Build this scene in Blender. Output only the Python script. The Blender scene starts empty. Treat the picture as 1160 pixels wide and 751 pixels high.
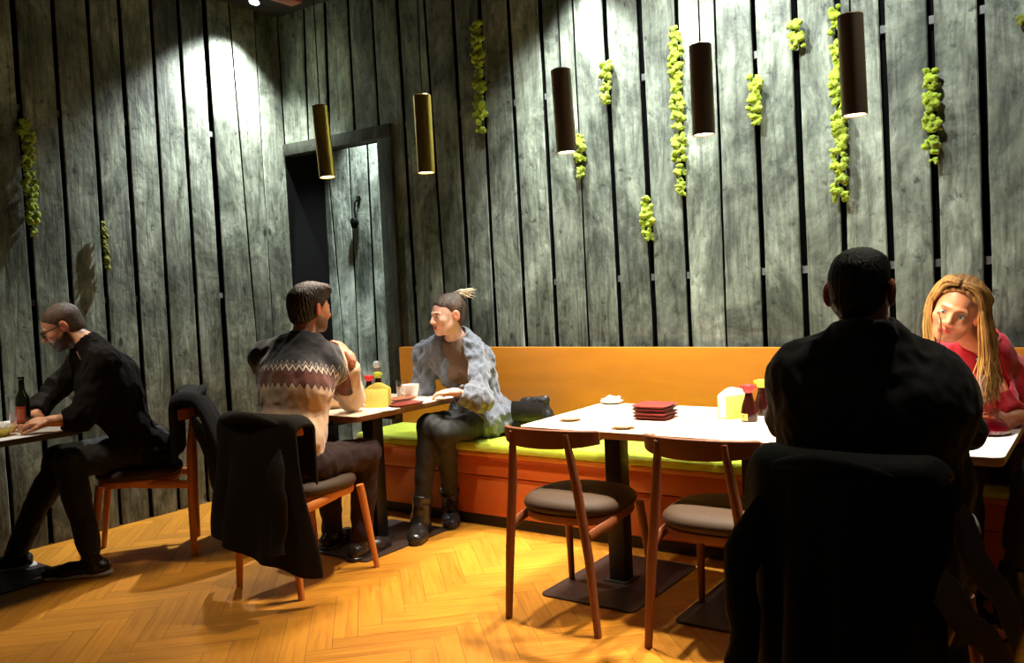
import bpy, math, random
import numpy as np
from mathutils import Vector, Matrix, noise
PI = math.pi
random.seed(7); rng = np.random.default_rng(7)
COL = bpy.context.scene.collection
V = lambda *a: np.array(a, float)

# ------------------------------------------------------------------ camera model (also used to read positions off)
CF, YAW, PITCH, ROLL, CH = 977.02, 0.617719, -0.0500374, 0.0470171, 1.35
fw = V(-math.sin(YAW)*math.cos(PITCH), math.cos(YAW)*math.cos(PITCH), math.sin(PITCH))
r0 = V(math.cos(YAW), math.sin(YAW), 0); u0 = np.cross(r0, fw)
rt = r0*math.cos(ROLL)-u0*math.sin(ROLL); up = np.cross(rt, fw)
CAM = V(0, 0, CH)
def ray(x, y): return fw+rt*(x-580)/CF-up*(y-375.5)/CF
def on_x(x, y, X): d = ray(x, y); return CAM+d*(X/d[0])
def on_y(x, y, Y): d = ray(x, y); return CAM+d*(Y/d[1])
def on_z(x, y, Z): d = ray(x, y); return CAM+d*((Z-CH)/d[2])
def at_d(x, y, z): return CAM+ray(x, y)*z

# ------------------------------------------------------------------ materials
def nt(m): return m.node_tree.nodes, m.node_tree.links
def newmat(name):
    m = bpy.data.materials.new(name); m.use_nodes = True
    return m
def mat(name, col, rough=.5, metal=0, bump=0, bscale=60, var=0, vscale=8, stretch=(1, 1, 1), spec=.5, sheen=0,
        trans=0, emis=None, estr=0, coat=0, attr=None, ior=1.45, sss=0):
    m = newmat(name); N, L = nt(m); b = N['Principled BSDF']
    b.inputs['Base Color'].default_value = (*col, 1); b.inputs['Roughness'].default_value = rough
    b.inputs['Metallic'].default_value = metal; b.inputs['Specular IOR Level'].default_value = spec
    b.inputs['Sheen Weight'].default_value = sheen; b.inputs['Transmission Weight'].default_value = trans; b.inputs['Subsurface Weight'].default_value = sss; b.inputs['Subsurface Radius'].default_value = (.012, .004, .002); b.inputs['Subsurface Scale'].default_value = 1
    b.inputs['Coat Weight'].default_value = coat; b.inputs['IOR'].default_value = ior
    if emis: b.inputs['Emission Color'].default_value = (*emis, 1); b.inputs['Emission Strength'].default_value = estr
    tc = N.new('ShaderNodeTexCoord'); mp = N.new('ShaderNodeMapping'); L.new(tc.outputs['Object'], mp.inputs[0])
    mp.inputs['Scale'].default_value = stretch
    src = None
    if attr:
        a = N.new('ShaderNodeAttribute'); a.attribute_name = attr; src = a.outputs['Color']
    if var or attr:
        n = N.new('ShaderNodeTexNoise'); n.inputs['Scale'].default_value = vscale; n.inputs['Detail'].default_value = 6
        L.new(mp.outputs[0], n.inputs['Vector'])
        r = N.new('ShaderNodeMapRange'); L.new(n.outputs['Fac'], r.inputs[0])
        r.inputs[1].default_value = .25; r.inputs[2].default_value = .75
        r.inputs[3].default_value = 1-var; r.inputs[4].default_value = 1+var
        mx = N.new('ShaderNodeVectorMath'); mx.operation = 'MULTIPLY'
        if src: L.new(src, mx.inputs[0])
        else: mx.inputs[0].default_value = col
        L.new(r.outputs[0], mx.inputs[1]); L.new(mx.outputs[0], b.inputs['Base Color'])
    if bump:
        n2 = N.new('ShaderNodeTexNoise'); n2.inputs['Scale'].default_value = bscale; n2.inputs['Detail'].default_value = 5
        L.new(mp.outputs[0], n2.inputs['Vector'])
        bp = N.new('ShaderNodeBump'); bp.inputs['Strength'].default_value = bump; bp.inputs['Distance'].default_value = .01
        L.new(n2.outputs['Fac'], bp.inputs['Height']); L.new(bp.outputs[0], b.inputs['Normal'])
    return m

def ramp(N, stops, interp='LINEAR'):
    r = N.new('ShaderNodeValToRGB'); cr = r.color_ramp; cr.interpolation = interp
    while len(cr.elements) > 1: cr.elements.remove(cr.elements[-1])
    cr.elements[0].position = stops[0][0]; cr.elements[0].color = (*stops[0][1], 1)
    for p, c in stops[1:]:
        e = cr.elements.new(p); e.color = (*c, 1)
    return r

def plank_mat(name, tint=(1, 1, 1)):
    m = newmat(name); N, L = nt(m); b = N['Principled BSDF']
    geo = N.new('ShaderNodeNewGeometry')
    at = N.new('ShaderNodeAttribute'); at.attribute_name = 'pid'
    # offset the pattern plank by plank
    off = N.new('ShaderNodeVectorMath'); off.operation = 'MULTIPLY_ADD'
    cmb = N.new('ShaderNodeCombineXYZ'); [L.new(at.outputs['Fac'], cmb.inputs[i]) for i in range(3)]
    L.new(cmb.outputs[0], off.inputs[0]); off.inputs[1].default_value = (37, 19, 53); L.new(geo.outputs['Position'], off.inputs[2])
    def noi(scale, st, det=8, dist=0, rough=.6):
        mp = N.new('ShaderNodeMapping'); mp.inputs['Scale'].default_value = st; L.new(off.outputs[0], mp.inputs[0])
        n = N.new('ShaderNodeTexNoise'); n.inputs['Scale'].default_value = scale; n.inputs['Detail'].default_value = det
        n.inputs['Roughness'].default_value = rough; n.inputs['Distortion'].default_value = dist
        L.new(mp.outputs[0], n.inputs['Vector']); return n
    grain = noi(26, (1, 1, .10), 8, 1.2)
    blot = noi(3.4, (1, 1, .6), 9, .5, .74)
    fine = noi(22, (1, 1, .8), 6, .3)
    rb = ramp(N, [(.30, (.022, .026, .020)), (.43, (.085, .093, .075)), (.56, (.20, .215, .18)), (.72, (.44, .46, .41))])
    L.new(blot.outputs['Fac'], rb.inputs[0])
    rg = ramp(N, [(.3, (.45, .45, .45)), (.5, (1, 1, 1)), (.72, (1.35, 1.35, 1.3))]); L.new(grain.outputs['Fac'], rg.inputs[0])
    rf = ramp(N, [(.28, (.25, .25, .25)), (.4, (.95, .95, .95)), (.7, (1.1, 1.1, 1.1))]); L.new(fine.outputs['Fac'], rf.inputs[0])
    mu = N.new('ShaderNodeVectorMath'); mu.operation = 'MULTIPLY'; L.new(rb.outputs[0], mu.inputs[0]); L.new(rg.outputs[0], mu.inputs[1])
    m2 = N.new('ShaderNodeVectorMath'); m2.operation = 'MULTIPLY'; L.new(mu.outputs[0], m2.inputs[0]); L.new(rf.outputs[0], m2.inputs[1])
    # per plank value
    wn = N.new('ShaderNodeTexWhiteNoise'); wn.noise_dimensions = '1D'; L.new(at.outputs['Fac'], wn.inputs['W'])
    mr = N.new('ShaderNodeMapRange'); mr.inputs[3].default_value = .78; mr.inputs[4].default_value = 1.2; L.new(wn.outputs['Value'], mr.inputs[0])
    m3 = N.new('ShaderNodeVectorMath'); m3.operation = 'MULTIPLY'; L.new(m2.outputs[0], m3.inputs[0]); L.new(mr.outputs[0], m3.inputs[1])
    # knots: rare dark specks
    vo = N.new('ShaderNodeTexVoronoi'); vo.inputs['Scale'].default_value = 2.6
    mp = N.new('ShaderNodeMapping'); mp.inputs['Scale'].default_value = (1.6, 1.6, .8); L.new(off.outputs[0], mp.inputs[0]); L.new(mp.outputs[0], vo.inputs['Vector'])
    rk = ramp(N, [(.0, (.12, .12, .12)), (.045, (.3, .3, .3)), (.07, (1, 1, 1))]); L.new(vo.outputs['Distance'], rk.inputs[0])
    m4 = N.new('ShaderNodeVectorMath'); m4.operation = 'MULTIPLY'; L.new(m3.outputs[0], m4.inputs[0]); L.new(rk.outputs[0], m4.inputs[1])
    m5 = N.new('ShaderNodeVectorMath'); m5.operation = 'MULTIPLY'; L.new(m4.outputs[0], m5.inputs[0]); m5.inputs[1].default_value = tint
    L.new(m5.outputs[0], b.inputs['Base Color']); b.inputs['Roughness'].default_value = .62
    b.inputs['Specular IOR Level'].default_value = .35
    ad = N.new('ShaderNodeMath'); ad.operation = 'ADD'; L.new(grain.outputs['Fac'], ad.inputs[0]); L.new(fine.outputs['Fac'], ad.inputs[1])
    bp = N.new('ShaderNodeBump'); bp.inputs['Strength'].default_value = .38; bp.inputs['Distance'].default_value = .012
    L.new(ad.outputs[0], bp.inputs['Height']); L.new(bp.outputs[0], b.inputs['Normal'])
    return m

def floor_mat():
    m = newmat('oak_parquet'); N, L = nt(m); b = N['Principled BSDF']
    at = N.new('ShaderNodeAttribute'); at.attribute_name = 'pid'
    uv = N.new('ShaderNodeAttribute'); uv.attribute_name = 'buv'
    mp = N.new('ShaderNodeMapping'); mp.inputs['Scale'].default_value = (3, 45, 1); L.new(uv.outputs['Vector'], mp.inputs[0])
    n = N.new('ShaderNodeTexNoise'); n.inputs['Scale'].default_value = 1; n.inputs['Detail'].default_value = 6; n.inputs['Distortion'].default_value = .8
    L.new(mp.outputs[0], n.inputs['Vector'])
    r = ramp(N, [(.25, (.42, .155, .012)), (.5, (.54, .215, .018)), (.78, (.63, .27, .026))]); L.new(n.outputs['Fac'], r.inputs[0])
    wn = N.new('ShaderNodeTexWhiteNoise'); wn.noise_dimensions = '1D'; L.new(at.outputs['Fac'], wn.inputs['W'])
    mr = N.new('ShaderNodeMapRange'); mr.inputs[3].default_value = .82; mr.inputs[4].default_value = 1.12; L.new(wn.outputs['Value'], mr.inputs[0])
    mu = N.new('ShaderNodeVectorMath'); mu.operation = 'MULTIPLY'; L.new(r.outputs[0], mu.inputs[0]); L.new(mr.outputs[0], mu.inputs[1])
    L.new(mu.outputs[0], b.inputs['Base Color']); b.inputs['Roughness'].default_value = .42
    b.inputs['Specular IOR Level'].default_value = .35
    bp = N.new('ShaderNodeBump'); bp.inputs['Strength'].default_value = .12; L.new(n.outputs['Fac'], bp.inputs['Height']); L.new(bp.outputs[0], b.inputs['Normal'])
    return m

M = {}
def setup_mats():
    M['plank'] = plank_mat('weathered_planks', (.96, 1.0, .88))
    M['plank_lit'] = plank_mat('lit_recess_planks', (1.15, 1.3, 1.25))  # brighter tint puts the recess lighting into the plank colour
    M['floor'] = floor_mat()
    M['gap'] = mat('black_backing', (.005, .005, .005), 1, spec=.02)
    M['lath'] = mat('pale_lath', (.15, .155, .14), .7, bump=.3)
    M['ceiling'] = mat('black_ceiling', (.02, .02, .018), .9, bump=.2, bscale=8)
    M['beam'] = mat('copper_brown', (.30, .09, .04), .5, var=.15)
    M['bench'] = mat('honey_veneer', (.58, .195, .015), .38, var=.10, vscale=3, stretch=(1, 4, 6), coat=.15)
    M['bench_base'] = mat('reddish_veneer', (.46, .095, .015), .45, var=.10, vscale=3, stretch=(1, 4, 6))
    M['plinth'] = mat('dark_plinth', (.02, .012, .008), .7, bump=.1)
    M['lime'] = mat('lime_felt', (.50, .60, .02), .95, bump=.5, bscale=220, var=.10, vscale=20, sheen=.3)
    M['top'] = mat('pale_laminate', (.78, .66, .50), .35, var=.05, vscale=4, stretch=(1, 9, 1), coat=.2)
    M['top_w'] = mat('white_laminate', (.75, .74, .72), .35, var=.02)
    M['edge'] = mat('walnut_edge', (.16, .055, .025), .5, var=.15)
    M['edge_p'] = mat('beech_edge', (.50, .27, .12), .5, var=.12)
    M['iron'] = mat('black_powder_coat', (.018, .017, .015), .5, bump=.1, bscale=200)
    M['plate_steel'] = mat('brown_steel', (.035, .015, .008), .55, bump=.12, bscale=150)
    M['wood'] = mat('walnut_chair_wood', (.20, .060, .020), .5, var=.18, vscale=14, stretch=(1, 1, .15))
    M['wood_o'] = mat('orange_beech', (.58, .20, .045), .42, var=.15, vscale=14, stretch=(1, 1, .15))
    M['seat'] = mat('olive_leatherette', (.045, .021, .006), .7, bump=.15, bscale=90)  # base colour darkened to stand in for the tabletop's shade
    M['brass'] = mat('brushed_brass', (.60, .44, .09), .30, .9, bump=.04, bscale=30, stretch=(1, 1, 20))
    M['bronze'] = mat('dark_bronze', (.30, .235, .16), .45, .6, bump=.04, bscale=30, stretch=(1, 1, 20))
    M['lampin'] = mat('lamp_lens', (1, .85, .7), .4, emis=(1, .78, .62), estr=9)
    M['spotlens'] = mat('spot_lens', (1, 1, 1), .4, emis=(.9, .95, 1), estr=25)
    M['cord'] = mat('black_cord', (.01, .01, .01), .7, bump=.1)
    M['moss'] = mat('lime_moss', (.27, .36, .012), .95, bump=.9, bscale=120, var=.45, vscale=28, sheen=.2)
    M['moss_d'] = mat('faded_moss', (.16, .17, .02), .95, bump=.9, bscale=120, var=.5, vscale=28)
    M['skin'] = mat('skin', (1, 1, 1), .45, attr='Col', var=.05, vscale=30, bump=.06, bscale=150, sss=.35)
    M['hair'] = mat('hair', (1, 1, 1), .5, attr='Col', var=.35, vscale=60, stretch=(2, 2, .4), bump=.5, bscale=140)
    M['eye'] = mat('eye', (1, 1, 1), .12, attr='Col')
    M['black_wool'] = mat('black_wool', (.010, .007, .005), .95, bump=.4, bscale=200, spec=.15)
    M['suit'] = mat('black_suiting', (.016, .016, .013), .8, bump=.25, bscale=400, spec=.3, sheen=.12)
    M['coat'] = mat('black_coat', (.011, .008, .005), .9, bump=.35, bscale=120, spec=.2)
    M['coat_p'] = mat('padded_black_coat', (.010, .011, .008), .75, bump=.3, bscale=60, spec=.25)
    M['grey_lining'] = mat('grey_lining', (.16, .13, .11), .75, bump=.3, bscale=100)
    M['leggings'] = mat('black_leggings', (.012, .012, .009), .75, bump=.1, bscale=200)
    M['trousers'] = mat('dark_trousers', (.022, .008, .007), .9, bump=.2, bscale=300)
    M['boot'] = mat('black_leather', (.02, .016, .014), .25, bump=.25, bscale=60)
    M['sole'] = mat('white_sole', (.55, .53, .5), .6, bump=.1)
    M['cardigan'] = mat('grey_cable_knit', (.135, .142, .16), .95, bump=1, bscale=70, var=.3, vscale=40, stretch=(1, 1, .5), sheen=.4)
    M['taupe'] = mat('taupe_rib_knit', (.16, .095, .055), .9, bump=.5, bscale=150, var=.1)
    M['red'] = mat('red_blazer', (.75, .012, .03), .6, bump=.15, bscale=200, sheen=.3)
    M['stripe'] = mat('black_patterned_top', (.02, .018, .02), .8, bump=.2)
    M['glass'] = mat('clear_glass', (1, 1, 1), .02, trans=1, ior=1.45); M['glass_thin'] = mat('thin_clear_glass', (1, 1, 1), .04, trans=1, ior=1.12)
    M['wine'] = mat('red_wine', (.35, .002, .02), .03, trans=.55, ior=1.35)
    M['paper'] = mat('white_paper', (.85, .84, .8), .8, bump=.3, bscale=30)
    M['paper_y'] = mat('yellow_paper', (.70, .60, .13), .8, bump=.3, bscale=30)
    M['green_card'] = mat('lime_card', (.55, .68, .12), .7, bump=.1)
    M['china'] = mat('white_china', (.8, .79, .76), .2, coat=.3)
    M['china_tan'] = mat('tan_ceramic', (.66, .47, .30), .3)
    M['maroon'] = mat('maroon_lacquer', (.20, .035, .03), .3, coat=.3)
    M['brownd'] = mat('brown_dish', (.28, .10, .05), .35)
    M['soy'] = mat('dark_soy_glass', (.018, .003, .002), .12, coat=.2)
    M['redcap'] = mat('red_cap', (.7, .03, .03), .4)
    M['greencap'] = mat('yellow_green_cap', (.55, .62, .05), .4)
    M['ylabel'] = mat('gold_label', (.65, .42, .08), .5)
    M['rlabel'] = mat('red_label', (.55, .08, .03), .6)
    M['darkglass'] = mat('dark_bottle_glass', (.012, .016, .006), .08, coat=.5)
    M['bagblack'] = mat('black_bag_leather', (.018, .015, .014), .4, bump=.3, bscale=80)
    M['clip'] = mat('blonde_tips', (.6, .47, .3), .5, bump=.4)

# ------------------------------------------------------------------ tagging and linking
def tag(o, label=None, cat=None, group=None, kind=None):
    if label: o['label'] = label
    if cat: o['category'] = cat
    if group: o['group'] = group
    if kind: o['kind'] = kind
    return o
def link(o, parent=None):
    COL.objects.link(o)
    if parent is not None: o.parent = parent
    return o
def empty(name, loc, rz=0):
    o = bpy.data.objects.new(name, None); o.location = loc; o.rotation_euler = (0, 0, rz); o.empty_display_size = .1
    return link(o)

class MB:
    """collects shapes into one mesh"""
    def __init__(s): s.v = []; s.f = []; s.m = []; s.n = 0; s.a = {}
    def add(s, vs, fs, mi=0):
        vs = [tuple(map(float, p)) for p in vs]
        s.v += vs; s.f += [tuple(i+s.n for i in f) for f in fs]; s.m += [mi]*len(fs); s.n += len(vs); return s
    def box(s, a, b, mi=0, bev=0):
        (x0, y0, z0), (x1, y1, z1) = a, b
        if bev <= 0:
            s.add([(x0, y0, z0), (x1, y0, z0), (x1, y1, z0), (x0, y1, z0), (x0, y0, z1), (x1, y0, z1), (x1, y1, z1), (x0, y1, z1)],
                  [(0, 3, 2, 1), (4, 5, 6, 7), (0, 1, 5, 4), (1, 2, 6, 5), (2, 3, 7, 6), (3, 0, 4, 7)], mi); return s
        bev = min(bev, (x1-x0)/2.01, (y1-y0)/2.01, (z1-z0)/2.01)
        prof = [(bev*(1-math.cos(t)), bev*(1-math.sin(t))) for t in (0, PI/4, PI/2)]   # inset, dz
        rings = [(p[1], z0+p[0]) for p in prof][::-1]
        rr = [(bev, z0), (bev*.29, z0+bev*.29), (0, z0+bev), (0, z1-bev), (bev*.29, z1-bev*.29), (bev, z1)]
        return s.rrect_stack(x0, y0, x1, y1, rr, bev, mi, 2)
    def rrect_stack(s, x0, y0, x1, y1, rr, rad, mi=0, seg=4):
        vs = []; n = 4*(seg+1)
        for ins, z in rr:
            r = max(rad-ins, .0004)
            for (cx, cy, a0) in ((x1-ins-r, y1-ins-r, 0), (x0+ins+r, y1-ins-r, PI/2), (x0+ins+r, y0+ins+r, PI), (x1-ins-r, y0+ins+r, 1.5*PI)):
                for k in range(seg+1):
                    t = a0+PI/2*k/seg; vs.append((cx+r*math.cos(t), cy+r*math.sin(t), z))
        fs = [tuple(range(n))[::-1], tuple(range((len(rr)-1)*n, len(rr)*n))]
        for j in range(len(rr)-1):
            for i in range(n):
                k = (i+1) % n; fs.append((j*n+i, j*n+k, (j+1)*n+k, (j+1)*n+i))
        return s.add(vs, fs, mi)
    def tube(s, pts, rad, seg=10, mi=0, sq=None, cap=True):
        pts = [np.array(p, float) for p in pts]; n = len(pts)
        rad = rad if hasattr(rad, '__len__') else [rad]*n
        vs = []; prev = None
        for i, p in enumerate(pts):
            t = pts[min(i+1, n-1)]-pts[max(i-1, 0)]; t = t/(np.linalg.norm(t)+1e-9)
            if prev is None:
                a = V(0, 0, 1) if abs(t[2]) < .9 else V(1, 0, 0)
                if sq is not None: a = np.array(sq[0], float)
            else: a = prev
            a = a-t*np.dot(a, t); a /= np.linalg.norm(a)+1e-9; b = np.cross(t, a); prev = a
            ra, rb = (rad[i], rad[i]) if not hasattr(rad[i], '__len__') else rad[i]
            for k in range(seg):
                th = 2*PI*k/seg
                vs.append(p+a*math.cos(th)*ra+b*math.sin(th)*rb)
        fs = []
        for i in range(n-1):
            for k in range(seg):
                j = (k+1) % seg; fs.append((i*seg+k, i*seg+j, (i+1)*seg+j, (i+1)*seg+k))
        if cap: fs += [tuple(range(seg))[::-1], tuple(range((n-1)*seg, n*seg))]
        return s.add(vs, fs, mi)
    def lathe(s, prof, c=(0, 0, 0), seg=24, mi=0, ax=None):
        vs = []; n = len(prof); A = None
        if ax is not None:
            z = np.array(ax, float); z /= np.linalg.norm(z); x = np.cross(z, V(0, 1, 0.01)); x /= np.linalg.norm(x); A = (x, np.cross(z, x), z)
        for r, z in prof:
            for k in range(seg):
                th = 2*PI*k/seg; p = V(max(r, 1e-5)*math.cos(th), max(r, 1e-5)*math.sin(th), z)
                if A: p = A[0]*p[0]+A[1]*p[1]+A[2]*p[2]
                vs.append(p+np.array(c, float))
        fs = []
        for i in range(n-1):
            for k in range(seg):
                j = (k+1) % seg; fs.append((i*seg+k, i*seg+j, (i+1)*seg+j, (i+1)*seg+k))
        return s.add(vs, fs, mi)
    def grid(s, P, mi=0, closed=False):
        nu, nv = len(P), len(P[0]); fs = []
        for i in range(nu-1):
            for j in range(nv-1): fs.append((i*nv+j, (i+1)*nv+j, (i+1)*nv+j+1, i*nv+j+1))
        return s.add([p for r in P for p in r], fs, mi)
    def slab(s, P, th, mi=0):
        """closed sheet with thickness from a grid of points"""
        A = np.array(P, float); nu, nv, _ = A.shape
        du = np.gradient(A, axis=0); dv = np.gradient(A, axis=1); n = np.cross(du, dv); n /= np.linalg.norm(n, axis=2, keepdims=True)+1e-9
        T = (A+n*th/2).reshape(-1, 3); B = (A-n*th/2).reshape(-1, 3); o = nu*nv; fs = []
        I = lambda i, j: i*nv+j
        for i in range(nu-1):
            for j in range(nv-1):
                fs.append((I(i, j), I(i+1, j), I(i+1, j+1), I(i, j+1))); fs.append((o+I(i, j), o+I(i, j+1), o+I(i+1, j+1), o+I(i+1, j)))
        for i in range(nu-1):
            fs.append((I(i, 0), o+I(i, 0), o+I(i+1, 0), I(i+1, 0))); fs.append((I(i, nv-1), I(i+1, nv-1), o+I(i+1, nv-1), o+I(i, nv-1)))
        for j in range(nv-1):
            fs.append((I(0, j), I(0, j+1), o+I(0, j+1), o+I(0, j))); fs.append((I(nu-1, j), o+I(nu-1, j), o+I(nu-1, j+1), I(nu-1, j+1)))
        return s.add(list(T)+list(B), fs, mi)
    def build(s, name, mats, parent=None, loc=None, smooth=True, angle=40, attrs=None):
        me = bpy.data.meshes.new(name); me.from_pydata(s.v, [], s.f); me.validate(); me.update()
        if not isinstance(mats, (list, tuple)): mats = [mats]
        for m in mats: me.materials.append(m)
        for p, mi in zip(me.polygons, s.m): p.material_index = mi
        if smooth:
            for p in me.polygons: p.use_smooth = True
            me.set_sharp_from_angle(angle=math.radians(angle))
        for k, (typ, dom, data) in (attrs or {}).items():
            a = me.attributes.new(k, typ, dom); a.data.foreach_set('value' if typ == 'FLOAT' else 'vector', np.array(data, np.float32).ravel())
        o = bpy.data.objects.new(name, me)
        if loc is not None: o.location = loc
        return link(o, parent)

# ------------------------------------------------------------------ implicit bodies: smooth unions meshed by surface nets
class Field:
    def __init__(s, lo, hi, h):
        s.h = h; s.lo = np.array(lo, float); n = np.ceil((np.array(hi, float)-s.lo)/h).astype(int)+1
        s.D = np.full(tuple(n), .5, np.float32); s.ax = [(s.lo[i]+h*np.arange(n[i])).astype(np.float32) for i in range(3)]
    def sub(s, lo, hi):
        sl = []; g = []
        for i in range(3):
            a = max(0, int((lo[i]-s.lo[i])/s.h)-1); b = min(len(s.ax[i]), int((hi[i]-s.lo[i])/s.h)+3)
            if b <= a: return None, None
            sl.append(slice(a, b)); g.append(s.ax[i][a:b])
        return tuple(sl), (g[0][:, None, None], g[1][None, :, None], g[2][None, None, :])
    def mix(s, sl, d, k, op):
        a = s.D[sl]
        if op == 'add':
            if k <= 0: s.D[sl] = np.minimum(a, d); return
            h = np.clip(.5+.5*(a-d)/k, 0, 1); s.D[sl] = a*(1-h)+d*h-k*h*(1-h)
        else:
            d = -d
            if k <= 0: s.D[sl] = np.maximum(a, d); return
            h = np.clip(.5-.5*(a-d)/k, 0, 1); s.D[sl] = a*(1-h)+d*h+k*h*(1-h)
    def ell(s, c, r, R=None, k=.02, op='add'):
        c = np.array(c, float); r = np.array(r, float); R = np.eye(3) if R is None else R
        e = float(max(r))+max(k, 0)+.02
        sl, g = s.sub(c-e, c+e)
        if sl is None: return
        dx, dy, dz = g[0]-c[0], g[1]-c[1], g[2]-c[2]
        q = [dx*R[0, i]+dy*R[1, i]+dz*R[2, i] for i in range(3)]
        k0 = np.sqrt(sum((q[i]/r[i])**2 for i in range(3)))+1e-6; k1 = np.sqrt(sum((q[i]/r[i]**2)**2 for i in range(3)))+1e-6
        s.mix(sl, (k0*(k0-1)/k1).astype(np.float32), k, op)
    def cone(s, a, b, r1, r2, k=.02, op='add', flat=None):
        """round cone; flat=(axis, factor) squeezes the section along an axis"""
        a = np.array(a, float); b = np.array(b, float); e = max(r1, r2)*(1.8 if flat else 1)+max(k, 0)+.02
        sl, g = s.sub(np.minimum(a, b)-e, np.maximum(a, b)+e)
        if sl is None: return
        ba = b-a; L2 = float(ba@ba)+1e-9
        dx, dy, dz = g[0]-a[0], g[1]-a[1], g[2]-a[2]
        t = np.clip((dx*ba[0]+dy*ba[1]+dz*ba[2])/L2, 0, 1)
        ex, ey, ez = dx-t*ba[0], dy-t*ba[1], dz-t*ba[2]
        if flat:
            n, f = flat; n = np.array(n, float)/np.linalg.norm(n); dn = ex*n[0]+ey*n[1]+ez*n[2]; w = (1/f-1)
            ex, ey, ez = ex+n[0]*dn*w, ey+n[1]*dn*w, ez+n[2]*dn*w
        d = np.sqrt(ex*ex+ey*ey+ez*ez)-(r1+(r2-r1)*t)
        s.mix(sl, d.astype(np.float32), k, op)
    def plane(s, p, n, lo=None, hi=None, k=.006):
        """cut away everything on the +n side of p (inside an optional ball c,r)"""
        n = np.array(n, float); n /= np.linalg.norm(n); p = np.array(p, float)
        X, Y, Z = s.ax[0][:, None, None], s.ax[1][None, :, None], s.ax[2][None, None, :]
        d = (X-p[0])*n[0]+(Y-p[1])*n[1]+(Z-p[2])*n[2]
        s.D = np.maximum(s.D, d.astype(np.float32))
    def local(s, o, R):
        X, Y, Z = s.ax[0][:, None, None]-o[0], s.ax[1][None, :, None]-o[1], s.ax[2][None, None, :]-o[2]
        return [X*R[0, i]+Y*R[1, i]+Z*R[2, i] for i in range(3)]
    def mesh(s):
        D = s.D; S = D < 0
        nx, ny, nz = D.shape
        cnt = np.zeros((nx-1, ny-1, nz-1), np.int8)
        for i in (0, 1):
            for j in (0, 1):
                for k in (0, 1): cnt += S[i:nx-1+i, j:ny-1+j, k:nz-1+k]
        C = np.argwhere((cnt > 0) & (cnt < 8)); idx = -np.ones(cnt.shape, np.int32); idx[C[:, 0], C[:, 1], C[:, 2]] = np.arange(len(C))
        acc = np.zeros((len(C), 3)); w = np.zeros(len(C))
        cor = [(i, j, k) for i in (0, 1) for j in (0, 1) for k in (0, 1)]
        val = {c: D[C[:, 0]+c[0], C[:, 1]+c[1], C[:, 2]+c[2]].astype(float) for c in cor}
        for c in cor:
            for axx in range(3):
                if c[axx]: continue
                d = list(c); d[axx] = 1; d = tuple(d); a, b = val[c], val[d]; m = (a < 0) != (b < 0)
                t = np.where(m, a/(np.where(m, a-b, 1)), 0)
                P = np.array(c, float)[None, :]+np.zeros((len(C), 3)); P[:, axx] += t
                acc += P*m[:, None]; w += m
        vs = (C+acc/np.maximum(w, 1)[:, None])*s.h+s.lo
        F = []
        for axx in range(3):
            o = [slice(1, -1)]*3; o[axx] = slice(0, -1)
            a = S[tuple(slice(1, D.shape[q]-1) if q != axx else slice(0, D.shape[q]-1) for q in range(3))]
            b = S[tuple(slice(1, D.shape[q]-1) if q != axx else slice(1, D.shape[q]) for q in range(3))]
            E = np.argwhere(a != b)
            if not len(E): continue
            sg = a[E[:, 0], E[:, 1], E[:, 2]]
            E = E.copy()
            for q in range(3):
                if q != axx: E[:, q] += 1
            u, v = (axx+1) % 3, (axx+2) % 3
            def cell(du, dv):
                q = E.copy(); q[:, u] -= du; q[:, v] -= dv; return idx[q[:, 0], q[:, 1], q[:, 2]]
            quad = np.stack([cell(1, 1), cell(0, 1), cell(0, 0), cell(1, 0)], 1)
            quad[~sg] = quad[~sg][:, ::-1]
            F.append(quad)
        F = np.concatenate(F); F = F[(F >= 0).all(1)]
        return vs, F

def smooth_mesh(vs, F, it=2, lam=.5):
    E = np.concatenate([F[:, [0, 1]], F[:, [1, 2]], F[:, [2, 3]], F[:, [3, 0]]]); n = len(vs)
    deg = np.bincount(E[:, 0], minlength=n).astype(float); deg[deg == 0] = 1
    for _ in range(it):
        a = np.stack([np.bincount(E[:, 0], weights=vs[E[:, 1], q], minlength=n) for q in range(3)], 1)/deg[:, None]
        vs = vs+(a-vs)*lam
    return vs

def mesh_obj(name, vs, F, mats, parent=None, base=V(0, 0, 0), col=None, attrs=None):
    me = bpy.data.meshes.new(name); v = vs-base
    me.vertices.add(len(v)); me.vertices.foreach_set('co', v.astype(np.float32).ravel())
    me.loops.add(F.size); me.loops.foreach_set('vertex_index', F.astype(np.int32).ravel())
    me.polygons.add(len(F)); me.polygons.foreach_set('loop_start', np.arange(0, F.size, 4, dtype=np.int32))
    me.polygons.foreach_set('use_smooth', np.ones(len(F), bool))
    me.update(calc_edges=True); me.validate()
    if not isinstance(mats, (list, tuple)): mats = [mats]
    for m in mats: me.materials.append(m)
    if col is not None:
        a = me.color_attributes.new('Col', 'FLOAT_COLOR', 'POINT'); c = np.ones((len(v), 4), np.float32); c[:, :3] = col; a.data.foreach_set('color', c.ravel())
    for k, d in (attrs or {}).items():
        a = me.attributes.new(k, 'FLOAT', 'POINT'); a.data.foreach_set('value', np.array(d, np.float32))
    o = bpy.data.objects.new(name, me); link(o, parent)
    if parent is None: o.location = base
    return o
def displace(vs, F, fn):
    """move vertices along normals by fn(points)"""
    n = np.zeros_like(vs); fn_ = np.cross(vs[F[:, 2]]-vs[F[:, 0]], vs[F[:, 3]]-vs[F[:, 1]])
    for q in range(4):
        for c in range(3): n[:, c] += np.bincount(F[:, q], weights=fn_[:, c], minlength=len(vs))
    n /= np.linalg.norm(n, axis=1, keepdims=True)+1e-12
    return vs+n*fn(vs)[:, None]
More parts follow.
